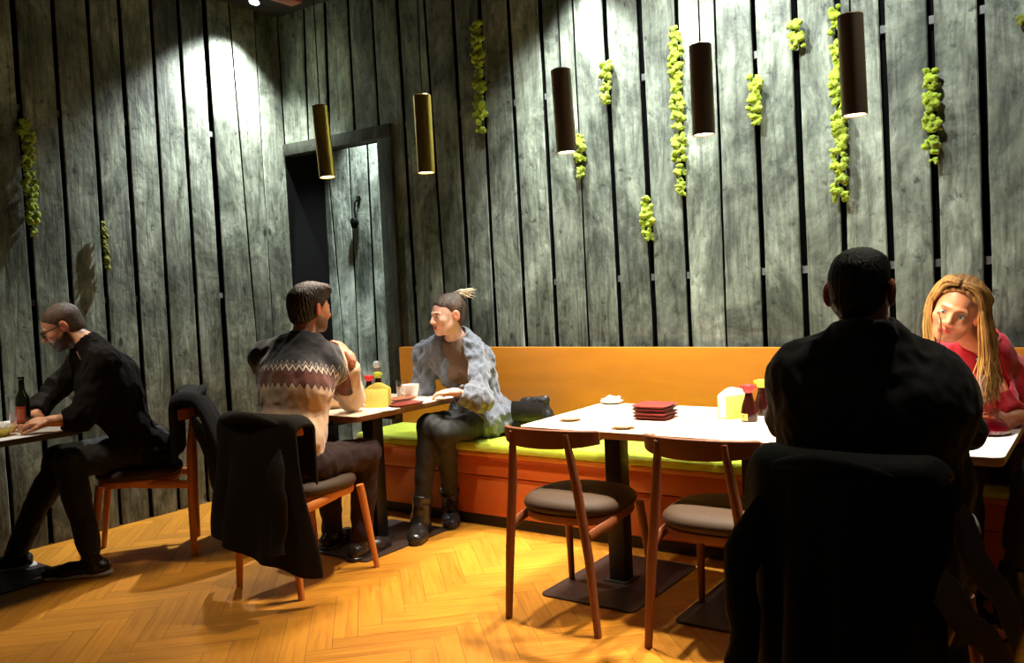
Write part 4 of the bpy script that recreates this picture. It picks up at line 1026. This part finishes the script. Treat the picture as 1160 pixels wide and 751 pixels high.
def pattern_top_mat():
    m = newmat('black_white_patterned_top'); N, L = nt(m); b = N['Principled BSDF']; tc = N.new('ShaderNodeTexCoord')
    w = N.new('ShaderNodeTexWave'); w.bands_direction = 'Z'; w.inputs['Scale'].default_value = 9; w.inputs['Distortion'].default_value = 6; w.inputs['Detail'].default_value = 2; L.new(tc.outputs['Object'], w.inputs['Vector'])
    r = ramp(N, [(0, (.015, .012, .014)), (.78, (.015, .012, .014)), (.84, (.45, .38, .36))]); L.new(w.outputs['Fac'], r.inputs[0]); L.new(r.outputs[0], b.inputs['Base Color']); b.inputs['Roughness'].default_value = .7
    return m
def more_mats():
    M['leopard'] = leopard_mat(); M['fair'] = fair_isle_mat(); M['ptop'] = pattern_top_mat()
    M['shaker'] = mat('frosted_shaker', (.30, .22, .17), .3, bump=.05); M['llabel'] = mat('orange_label', (.75, .20, .10), .6)
    M['bowl'] = mat('yellow_bowl', (.75, .55, .08), .35); M['beer'] = mat('pale_drink', (.8, .5, .35), .05, trans=.6)
    M['frame'] = plank_mat('dark_frame_wood', (.22, .22, .18))
    M['framec'] = mat('black_spectacle_frame', (.01, .01, .01), .3)
# ------------------------------------------------------------------ the five guests
def J_(**k):
    d = {a: np.array(b, float) for a, b in k.items()}; d['R'] = frame(d.pop('face'), d.pop('upv', V(0, 0, 1))); return d
PEOPLE = {}
def man_suit():
    s = .95
    J = J_(pel=(-.585, 2.52, .56), che=(-.575, 2.53, .96), nek=(-.575, 2.50, 1.165), head=at_d(976, 331, 2.40), face=(.10, 1, -.12),
           shL=on_y(908, 420, 2.47), shR=on_y(1044, 423, 2.58), elL=on_y(893, 474, 2.70), elR=on_y(1094, 487, 2.80),
           wrL=(-.66, 3.00, .800), wrR=(-.47, 2.93, .945), ears=1.22, hpL=(-.69, 2.58, .54), hpR=(-.49, 2.58, .54), knL=(-.76, 2.98, .52), knR=(-.45, 2.98, .52),
           anL=(-.76, 3.05, .085), anR=(-.46, 3.12, .085), ftL=(-.1, 1), ftR=(.1, 1))
    b, base = build_person(J, s, 'man in a black suit seen from behind, seated at the white-topped table', V(.50, .21, .13), (.4, .12, .1), (.02, .016, .012), hands=(
        dict(wr=J['wrL'], d=(.85, .5, -.05), nrml=(0, .1, 1), side=1, curl=.25), dict(wr=J['wrR'], d=(.35, .1, 1), nrml=(.75, .2, -.2), side=-1, curl=.75)))
    cloth('trousers', J, base, b, M['suit'], .018, ('legs', 'pelvis'), seed=4)
    shoes(J, base, b)
    # shirt collar, then the jacket
    sh = cloth('shirt', J, base, b, M['paper'], .006, ('torso',), h=.007, folds=.002, neck=(.054, -.012), cuts=[(J['pel'], (0, 0, -1))], seed=2)
    def ex(F):
        S = nrm(J['shR']-J['shL'])
        for q, sg in (('shL', -1), ('shR', 1)):
            F.ell(J[q]-V(0, 0, .005), (.072, .085, .058), None, .05); F.cone(J['nek']-V(0, 0, .025), J[q]+V(0, 0, .012), .055, .050, .05)
            F.cone(J[q]-S*sg*.06-V(0, 0, .10), J['pel']+S*sg*.13+V(0, 0, .06), .105, .11, .08)
        F.cone(J['che']+V(0, .0, .02)-S*.15, J['che']+V(0, .0, .02)+S*.15, .115, .115, .08); F.cone((J['che']+J['pel'])/2-S*.14, (J['che']+J['pel'])/2+S*.14, .12, .12, .08)
        F.cone(J['che']-V(0, .02, .02)-S*.10, J['che']-V(0, .02, .02)+S*.10, .13, .13, .06); F.cone(J['pel']-S*.08+V(0, 0, .08), J['pel']+S*.08+V(0, 0, .08), .14, .14, .06)
        F.cone(J['pel']-S*.09-V(0, .02, .04), J['pel']+S*.09-V(0, .02, .04), .15, .15, .06)
        for t in np.linspace(0, 2*PI, 22, endpoint=False):      # rolled collar
            c = J['nek']+V(.078*math.cos(t), .068*math.sin(t)-.008, .012-.030*math.sin(t)); F.ell(c, (.02, .018, .022), None, .02)
    cloth('jacket', J, base, b, M['suit'], .022, ('torso', 'arms'), h=.008, folds=.007, f=17, seed=6, neck=(.060, -.055), extra=ex, sleeve=.95, cuts=[(J['pel']-V(0, 0, .13), (0, 0, -1))])
    def he(F, w, R):
        F.ell(w((0, .01, .085)), V(.066, .080, .040)*s, R, .03); F.ell(w((0, -.06, .05)), V(.066, .055, .06)*s, R, .02)
    hair_cap(J, s, base, b, (.014, .013, .010), t=.007, extra=he, low=-.085, amp=.0022, fr=120)

def woman_red():
    s = 1.0
    hd = at_d(1083, 351, 3.17)
    J = J_(pel=(-.40, 4.02, .57), che=(-.43, 3.87, .88), nek=(-.44, 3.73, 1.045), head=hd, face=(-.02, -1, -.16), upv=(.42, 0, 1),
           shL=on_y(1118, 404, 3.78), shR=(-.585, 3.74, .985), elL=on_y(1137, 462, 3.66)+V(.0, 0, .0), elR=(-.70, 3.62, .79),
           wrL=on_y(1154, 472, 3.60), wrR=(-.60, 3.42, .79), hpL=(-.32, 3.98, .57), hpR=(-.48, 3.98, .57), knL=(-.27, 3.60, .575), knR=(-.50, 3.58, .575),
           anL=(-.36, 3.63, .085), anR=(-.50, 3.66, .085), ftL=(-.1, -1), ftR=(-.2, -1))
    J['hpL'][1] = 3.97
    b, base = build_person(J, s, 'blonde woman in a red blazer leaning over the table with her head tilted', V(.76, .31, .16), (.62, .05, .04), (.25, .12, .05), fem=True, sc=.93, hands=(
        dict(wr=J['wrL'], d=(-.95, -.25, -.05), nrml=(.1, -.75, .6), side=-1, curl=.45), dict(wr=J['wrR'], d=(.9, -.4, -.02), nrml=(0, 0, 1), side=1, curl=.3)), eyes=(.08, .12, .12))
    cloth('skirt', J, base, b, M['leggings'], .018, ('legs', 'pelvis'), seed=3, sc=.93, legto=.5, fem=True)
    cloth('tights', J, base, b, M['leggings'], .006, ('legs',), seed=3, sc=.93, folds=.001, fem=True)
    shoes(J, base, b, 'boot', .010, .15, shaft=.16)
    cloth('top', J, base, b, M['ptop'], .008, ('torso',), h=.007, folds=.003, neck=(.056, -.0), cuts=[(J['pel'], (0, 0, -1))], seed=2, fem=True, sc=.95)
    U = nrm(J['nek']-J['che']); S = nrm(J['shR']-J['shL']); Fd = nrm(np.cross(U, S))
    def ex(F): F.ell(J['pel']+V(0, 0, .08), (.18, .14, .12), None, .05)
    def post_open(F): pass
    def ex2(F):
        ex(F)
        # open front
        a = J['nek']+U*.05+Fd*.10; c = J['pel']+Fd*.20+V(0, 0, .02); F.cone(a, c, .055, .045, .012, 'sub')
    cloth('blazer', J, base, b, M['red'], .020, ('torso', 'arms'), h=.0075, folds=.007, f=20, seed=9, neck=(.058, -.02), extra=ex2, sleeve={'L': .62, 'R': .9}, fem=True, sc=.97, cuts=[(J['pel']-V(0, 0, .08), (0, 0, -1))])
    # hair: cap with long strands over both shoulders
    def he(F, w, R):
        F.ell(w((0, -.02, .06)), V(.078, .090, .062)*s, R, .03); F.ell(w((0, -.06, -.03)), V(.075, .05, .10)*s, R, .03)
    H2 = ([-.12, -.06, -.03, .0, .03, .06, .085, .12], [-.0, .0, .002, .010, .020, .028, .040, .085])
    def colr(q):
        t = np.clip((q[:, 2]-.04)/.06, 0, 1)[:, None]; n = (.5+.5*np.sin(q[:, 0]*260+np.sin(q[:, 2]*40)))[:, None]
        return V(.60, .30, .07)*(1-t)*(.75+.5*n)+V(.30, .14, .035)*t*(.7+.6*n)
    cap = hair_cap(J, s, base, b, None, t=.010, extra=he, line=H2, low=-.12, amp=.002, color=colr, fr=60)
    R = J['R']; m = MB(); col = []; rs = random.Random(4)
    w = lambda c: hd+R@(V(*c)*s)
    for k in range(480):
        sd = 1 if k % 2 else -1; a = rs.uniform(0, 1)           # 0 = front, 1 = back
        part = V(.004*sd+.012, .072-.14*a+rs.uniform(-.004, .004), .108+.010*min(1, a*5)-.025*a*a+rs.uniform(-.002, .003))
        side = V(sd*(.079+.010*min(1, a*3)+rs.uniform(-.003, .006)), .044-.125*a, .045+rs.uniform(-.02, .02))
        low1 = V(sd*(.084+rs.uniform(-.006, .008)), .048-.115*a, -.045)
        low2 = V(sd*(.075+rs.uniform(-.02, .012)), .038-.08*a+rs.uniform(-.01, .01), -.125)
        D_ = V(rs.uniform(-.006, .006), rs.uniform(-.006, .006), 0); l1 = w(side*.55+low1*.45+V(sd*.006, 0, .01))+D_; l2 = l1+V(-.012 if sd > 0 else .006, -.006, -.075)+D_; l3 = l2+V(.004 if sd > 0 else .002, .004, -.07)+D_
        p = [w(part), w(part*.55+side*.45+V(sd*.016+rs.uniform(-.003, .003), .004, .017+rs.uniform(-.003, .003))), w(side), l1, l2, l3]
        end = rs.uniform(.06, .17) if sd > 0 else rs.uniform(.08, .18); p.append(p[-1]+V(sd*-.002+rs.uniform(-.02, .02), -.015+rs.uniform(-.015, .015), -end*.55)); p.append(p[-1]+V(rs.uniform(-.02, .02), rs.uniform(-.012, .008), -end*.45))
        # resample smoothly
        P = []; n = len(p)
        for i in range(n-1):
            for t in (0, .25, .5, .75):
                p0, p1, p2, p3 = p[max(i-1, 0)], p[i], p[i+1], p[min(i+2, n-1)]
                P.append(.5*((2*p1)+(-p0+p2)*t+(2*p0-5*p1+4*p2-p3)*t*t+(-p0+3*p1-3*p2+p3)*t**3))
        P.append(p[-1]); N_ = len(P); rr = [(.0045*(1-.8*max(0, i/N_-.6)/.4)*(.5+.5*min(1, i/3)), .0022*(.6+.4*min(1, i/3))) for i in range(N_)]
        n0 = m.n; m.tube([q-base for q in P], rr, 6)
        tone = rs.uniform(.55, 1.25); base_c = V(.62, .33, .085) if rs.random() > .3 else V(.42, .20, .05)
        for i in range(N_):
            g = min(1, i/6); c = (V(.34, .17, .045)*(1-g)+base_c*g)*tone
            col += [c]*6
    o = m.build('hair_lengths', M['hair'], cap, angle=180)
    at = o.data.color_attributes.new('Col', 'FLOAT_COLOR', 'POINT'); cc = np.ones((len(o.data.vertices), 4), np.float32); cc[:, :3] = np.array(col)[:len(cc)]; at.data.foreach_set('color', cc.ravel())
    # necklace
    nk = MB(); nk.tube([J['nek']+U*.0+R_z(S, Fd, t)*V(1, 1, 1)-base+U*(-.02-.05*max(0, math.sin(t))) for t in np.linspace(.2, PI-.2, 24)], .002, 6); nk.build('necklace', M['brass'], b)
def R_z(S, Fd, t): return S*.075*math.cos(t)+Fd*(.098*math.sin(t)+.02)

def woman_grey():
    s = .98; hd = at_d(506, 357, 4.92)
    J = J_(pel=(-3.13, 4.04, .575), che=(-3.15, 3.97, .89), nek=(-3.16, 3.885, 1.065), head=hd, face=(-.30, -1, -.10), upv=(0, .0, 1),
           shR=on_y(484, 402, 3.86), shL=on_y(537, 402, 3.93), elR=on_y(474, 446, 3.76), elL=on_y(545, 452, 3.78),
           wrR=on_y(482, 437, 3.84), wrL=on_z(514, 444, .80), hpR=(-3.22, 3.98, .575), hpL=(-3.05, 3.98, .575),
           knR=on_y(486, 482, 3.56), knL=on_y(503, 490, 3.56), anR=on_z(476, 590, .085), anL=on_z(511, 574, .085), ftL=(.62, -.78), ftR=(.5, -.8))
    b, base = build_person(J, s, 'woman in a grey cardigan with hair tied up, seated on the bench', V(.74, .42, .30), (.68, .09, .09), (.05, .03, .02), fem=True, sc=.93, hands=(
        dict(wr=J['wrR'], d=(-.9, -.1, -.12), nrml=(0, 0, 1), side=-1, curl=.5), dict(wr=J['wrL'], d=(-.9, -.05, -.05), nrml=(0, -.15, 1), side=1, curl=.25)), eyes=(.05, .04, .02))
    cloth('leggings', J, base, b, M['leggings'], .010, ('legs', 'pelvis'), seed=3, sc=.93, folds=.004, fem=True)
    shoes(J, base, b, 'boot', .016, .16, shaft=.15)
    cloth('top', J, base, b, M['taupe'], .010, ('torso',), h=.007, folds=.003, neck=(.058, -.02), cuts=[(J['pel'], (0, 0, -1))], seed=2, fem=True, sc=.95)
    U = nrm(J['nek']-J['pel']); S = nrm(J['shR']-J['shL']); Fd = nrm(np.cross(U, S))
    def ex(F):
        F.ell(J['pel']+V(.03, -.03, .03), (.21, .19, .13), None, .06); F.cone(J['pel']+V(.10, -.10, .0), J['pel']+V(.08, -.25, .05), .07, .05, .05)
        for q in 'LR':
            F.ell((J['el'+q]*.75+J['wr'+q]*.25), (.062, .062, .062), None, .04)
        a = J['nek']+U*.06+Fd*.12; c = J['pel']+Fd*.23+V(0, 0, .10); F.cone(a, c, .092, .090, .015, 'sub')
    cloth('cardigan', J, base, b, M['cardigan'], .032, ('torso', 'arms'), h=.008, folds=.014, f=24, seed=12, neck=(.066, .012), extra=ex, sleeve={'L': .62, 'R': .8}, fem=True, sc=.97, cuts=[(J['pel']-V(0, 0, .075), (0, 0, -1))],
          post=lambda v, Q: displace(v, Q, lambda p: .0022*np.sin(p[:, 2]*120)*np.sin((p[:, 0]*1.2+p[:, 1]*.6)*110)))
    def he(F, w, R):
        F.ell(w((0, -.03, .055)), V(.075, .088, .067)*s, R, .02)
        F.ell(w((0, -.085, .098)), V(.034, .036, .030)*s, R, .02); F.ell(w((.0, -.11, .02)), V(.035, .02, .05)*s, R, .03)
    H2 = ([-.12, -.06, -.03, .0, .03, .06, .085, .12], [-.10, -.06, -.02, .000, .020, .040, .056, .10])
    def colr(q):
        n = (.5+.5*np.sin(q[:, 0]*300+np.sin(q[:, 2]*60)))[:, None]; return V(.07, .045, .028)*(.6+.9*n)
    hr = hair_cap(J, s, base, b, None, t=.004, extra=he, line=H2, low=-.075, amp=.0018, color=colr, fr=150)
    # blonde ends fanning out of the bun to the right
    m = MB(); w = lambda c: hd+J['R']@(V(*c)*s); rs = random.Random(2); rt_ = nrm(rt)
    for k in range(46):
        p0 = w((rs.uniform(-.02, .02), -.085+rs.uniform(-.02, .02), .11+rs.uniform(-.01, .012))); L = rs.uniform(.05, .10); d = nrm(rt_*1+V(0, 0, rs.uniform(-.18, .35))+V(0, rs.uniform(-.3, .3), 0))
        m.tube([p0-base, p0+d*L*.5+V(0, 0, .008)-base, p0+d*L-base], [(.004, .002), (.0045, .002), (.0015, .001)], 5)
    m.build('bun_ends', M['clip'], hr, angle=180)

def man_sweater():
    s = 1.0; hd = at_d(352, 350, 4.26)
    J = J_(pel=(-3.24, 2.70, .57), che=(-3.26, 2.78, .93), nek=(-3.27, 2.84, 1.135), head=hd, face=(.12, 1, -.10),
           shL=(-3.46, 2.76, 1.07), shR=on_y(372, 408, 2.90), elL=(-3.50, 3.00, .83), elR=(-3.235, 3.11, .822),
           wrL=(-3.42, 3.20, .80), wrR=on_y(396, 404, 3.0), hpL=(-3.34, 2.76, .56), hpR=(-3.14, 2.76, .56), knL=(-3.45, 3.12, .55), knR=(-3.17, 3.12, .55),
           anL=(-3.50, 3.16, .085), anR=(-3.22, 3.10, .085), ftL=(-.1, 1), ftR=(-.05, 1))
    b, base = build_person(J, s, 'man in a zigzag patterned sweater resting his chin on his hand', V(.60, .27, .17), (.45, .12, .1), (.03, .02, .014), beard=((.05, .025, .016), .75), hands=(
        dict(wr=J['wrR'], d=nrm(hd+V(.01, .085, -.085)-J['wrR']), nrml=(.85, .3, .1), side=-1, curl=.75), dict(wr=J['wrL'], d=(.6, .8, -.05), nrml=(0, 0, 1), side=1, curl=.25)))
    cloth('trousers', J, base, b, M['trousers'], .018, ('legs', 'pelvis'), seed=4)
    shoes(J, base, b)
    U = nrm(J['nek']-J['pel'])
    def attrs(v):
        q = v-J['nek']; hgt = q@U; cc = np.arctan2(q[:, 0]+.0, -q[:, 1]-.02)
        armd = np.linalg.norm(v-J['shR'], axis=1)
        # height above the lower edge of the brown band
        nearR = np.clip((v[:, 0]-(J['shR'][0]-.03))/.05, 0, 1)*np.clip((v[:, 1]-J['shR'][1]+.05)/.08, 0, 1)
        bh = hgt+.235; bhR = .215-armd
        def seg(a, b):
            t = np.clip(((v-a)@(b-a))/((b-a)@(b-a)), 0, 1); return np.linalg.norm(v-a-t[:, None]*(b-a), axis=1)
        fore = np.clip((seg(J['shR'], J['elR'])-seg(J['elR'], J['wrR']))/.02, 0, 1)
        bhR = bhR*(1-fore)-.1*fore; nearR = np.maximum(nearR, fore)
        return {'bh': bh*(1-nearR)+bhR*nearR, 'bu': cc*.20}
    def ex(F):
        F.ell(J['che']+V(0, -.03, .0), (.19, .14, .18), None, .05); F.ell(J['pel']+V(0, -.01, .12), (.19, .14, .14), None, .05)
        for t in np.linspace(0, 2*PI, 20, endpoint=False): F.ell(J['nek']+V(.062*math.cos(t), .062*math.sin(t), .018+.008*math.sin(t)), (.016, .016, .018), None, .015)
    cloth('sweater', J, base, b, M['fair'], .020, ('torso', 'arms'), h=.007, folds=.005, f=18, seed=5, neck=(.055, -.03), extra=ex, sleeve={'L': .95, 'R': .72}, cuts=[(J['pel']-V(0, 0, .06), (0, 0, -1))], attrs=attrs)
    def he(F, w, R):
        F.ell(w((0, .015, .092)), V(.066, .088, .044)*s, R, .025); F.ell(w((0, .07, .098)), V(.05, .03, .030)*s, R, .02); F.ell(w((0, -.06, .03)), V(.07, .06, .08)*s, R, .02)
    H2 = ([-.12, -.06, -.03, .0, .03, .06, .085, .12], [-.09, -.040, .003, .014, .030, .066, .10, .14])
    hair_cap(J, s, base, b, (.030, .018, .012), t=.010, extra=he, line=H2, low=-.085, amp=.003, fr=110)

def man_glasses():
    s = 1.0; hd = at_d(70, 370, 4.50)
    f = V(-.47, -.88, 0)
    J = J_(pel=(-4.36, 2.64, .575), che=at_d(121, 442, 4.54), nek=at_d(100, 392, 4.52), head=hd, face=(f[0], f[1], -.50),
           shL=at_d(118, 412, 4.42), shR=at_d(92, 412, 4.80), elL=at_d(92, 474, 4.28), elR=at_d(42, 462, 4.55), wrL=at_d(58, 477, 4.20), wrR=at_d(40, 474, 4.36),
           hpL=(-4.33, 2.62, .56), hpR=(-4.50, 2.70, .56), knL=(-4.42, 2.24, .56), knR=(-4.62, 2.30, .56), anL=on_z(104, 632, .09), anR=(-4.75, 2.10, .085), ftL=(-.7, -.7), ftR=(-.5, -.9))
    b, base = build_person(J, s, 'man with glasses and dark beard in a black sweater looking down', V(.62, .29, .15), (.45, .14, .1), (.03, .02, .014), beard=((.03, .016, .010), .92), stubble=((.10, .06, .04), .6), eyeopen=False, hands=(
        dict(wr=J['wrL'], d=at_d(35, 478, 4.18)-J['wrL'], nrml=(.2, -.3, 1), side=-1, curl=.5), dict(wr=J['wrR'], d=at_d(20, 480, 4.28)-J['wrR'], nrml=(0, -.2, 1), side=1, curl=.35)))
    cloth('trousers', J, base, b, M['suit'], .018, ('legs', 'pelvis'), seed=4)
    shoes(J, base, b, L=.20, soles='sole')
    def ex(F):
        F.ell(J['che']+V(.01, .03, .0), (.155, .15, .19), None, .06)
        for t in np.linspace(0, 2*PI, 20, endpoint=False): F.ell(J['nek']+V(.060*math.cos(t), .060*math.sin(t), .012), (.015, .015, .014), None, .015)
    cloth('sweater', J, base, b, M['black_wool'], .020, ('torso', 'arms'), h=.0075, folds=.009, f=18, seed=15, neck=(.056, -.02), extra=ex, sleeve={'L': .45, 'R': .55}, cuts=[(J['pel']-V(0, 0, .07), (0, 0, -1))])
    hair_cap(J, s, base, b, (.09, .055, .035), t=.0035, low=-.07, amp=.0008, fr=200)
    m = MB(); w = lambda c: hd+J['R']@(V(*c)*s)-base
    for sx in (-1, 1):
        pts = [w((sx*.033+.024*math.copysign(abs(math.cos(t))**.7, math.cos(t)), .101-.35*abs(.024*math.cos(t)*sx+sx*.033-0)*.35, .004+.017*math.copysign(abs(math.sin(t))**.7, math.sin(t)))) for t in np.linspace(0, 2*PI, 25)]
        m.tube(pts, .0026, 6)
        m.tube([w((sx*.057, .093, .010)), w((sx*.074, .07, .010)), w((sx*.081, .0, .010)), w((sx*.079, -.02, -.005))], .0024, 6)
    m.tube([w((-.010, .102, .006)), w((0, .105, .010)), w((.010, .102, .006))], .002, 6); gl = m.build('spectacles', M['framec'], b)
def build_people():
    man_suit(); woman_red(); woman_grey(); man_sweater(); man_glasses()
# ------------------------------------------------------------------ lights, camera, run
LP = dict(pend=(80, 110, 170, 170, 170), corner=720)
def build_lights():
    cool = (.93, .98, 1.0)
    def wash(px, aim_px_y, power, size=80, off=.40, col=cool, dx=0):
        q = on_y(px, 0, WY); loc = (q[0]+dx, WY-off, 3.36); light_spot('wall_wash_or_fill', loc, (q[0], WY, 1.7), power, size, .6, col, .04)
    wash(664, 0, 430, 62, .34)
    wash(822, 0, 240, 66, .36)
    wash(620, 0, 90, 60, .6)
    wash(790, 0, 270, 88, 1.0)  # broad unseen wash, added to even out the wall lighting
    wash(1000, 0, 150, 92, .9)  # another broad fill added for the wall, without a fixture
    light_spot('recess_spot', (-4.38, WY+.16, 3.15), (-4.26, WY+.36, 1.3), 430, 80, .6, cool, .03)
    # downlights over the aisle and the bench, plus one added fill
    light_spot('downlight_or_fill', (-2.55, 3.55, 3.25), (-2.60, 3.15, 0), 330, 46, .5, (1, .88, .70), .03)
    light_spot('downlight_or_fill', (-2.95, 2.0, 3.35), (-3.0, 2.0, 0), 125, 40, .45, (1, .88, .70), .05)
    light_spot('downlight_or_fill', (-.30, 3.2, 3.35), (-.45, 3.0, .8), 70, 50, .7, (1, .88, .72), .05)
    light_spot('downlight_or_fill', (-1.5, 1.2, 3.25), (-1.5, 2.0, 0), 9, 75, .9, (1, .85, .66), .08)  # weak unseen fill added from the camera side to lift the chair backs
    light_spot('table_downlight', (-4.45, 1.80, 2.5), (-4.50, 1.95, 0), 85, 74, 1, (1, .86, .68), .12)
    w = bpy.data.worlds.new('W'); bpy.context.scene.world = w; w.use_nodes = True; bg = w.node_tree.nodes['Background']
    bg.inputs[0].default_value = (1, .86, .66, 1); bg.inputs[1].default_value = .012
def build_camera():
    cd = bpy.data.cameras.new('camera'); cd.sensor_width = 36; cd.lens = 36*CF/1160; cd.sensor_fit = 'HORIZONTAL'; cd.clip_start = .05
    o = bpy.data.objects.new('camera', cd); link(o)
    m = Matrix(((rt[0], up[0], -fw[0], CAM[0]), (rt[1], up[1], -fw[1], CAM[1]), (rt[2], up[2], -fw[2], CAM[2]), (0, 0, 0, 1))); o.matrix_world = m
    bpy.context.scene.camera = o
def main():
    setup_mats(); more_mats(); build_setting(); build_hook(); build_pendants(); build_ceiling_spot(); build_moss(); build_bench(); build_chairs(); build_tables(); build_coats(); build_table_things()
    try: build_people()
    except NameError as e:
        if 'build_people' not in str(e): raise
    build_lights(); build_camera()
    vs_ = bpy.context.scene.view_settings; vs_.view_transform = 'Standard'; vs_.look = 'None'; vs_.gamma = 1; vs_.use_curve_mapping = False; vs_.exposure = 0
main()
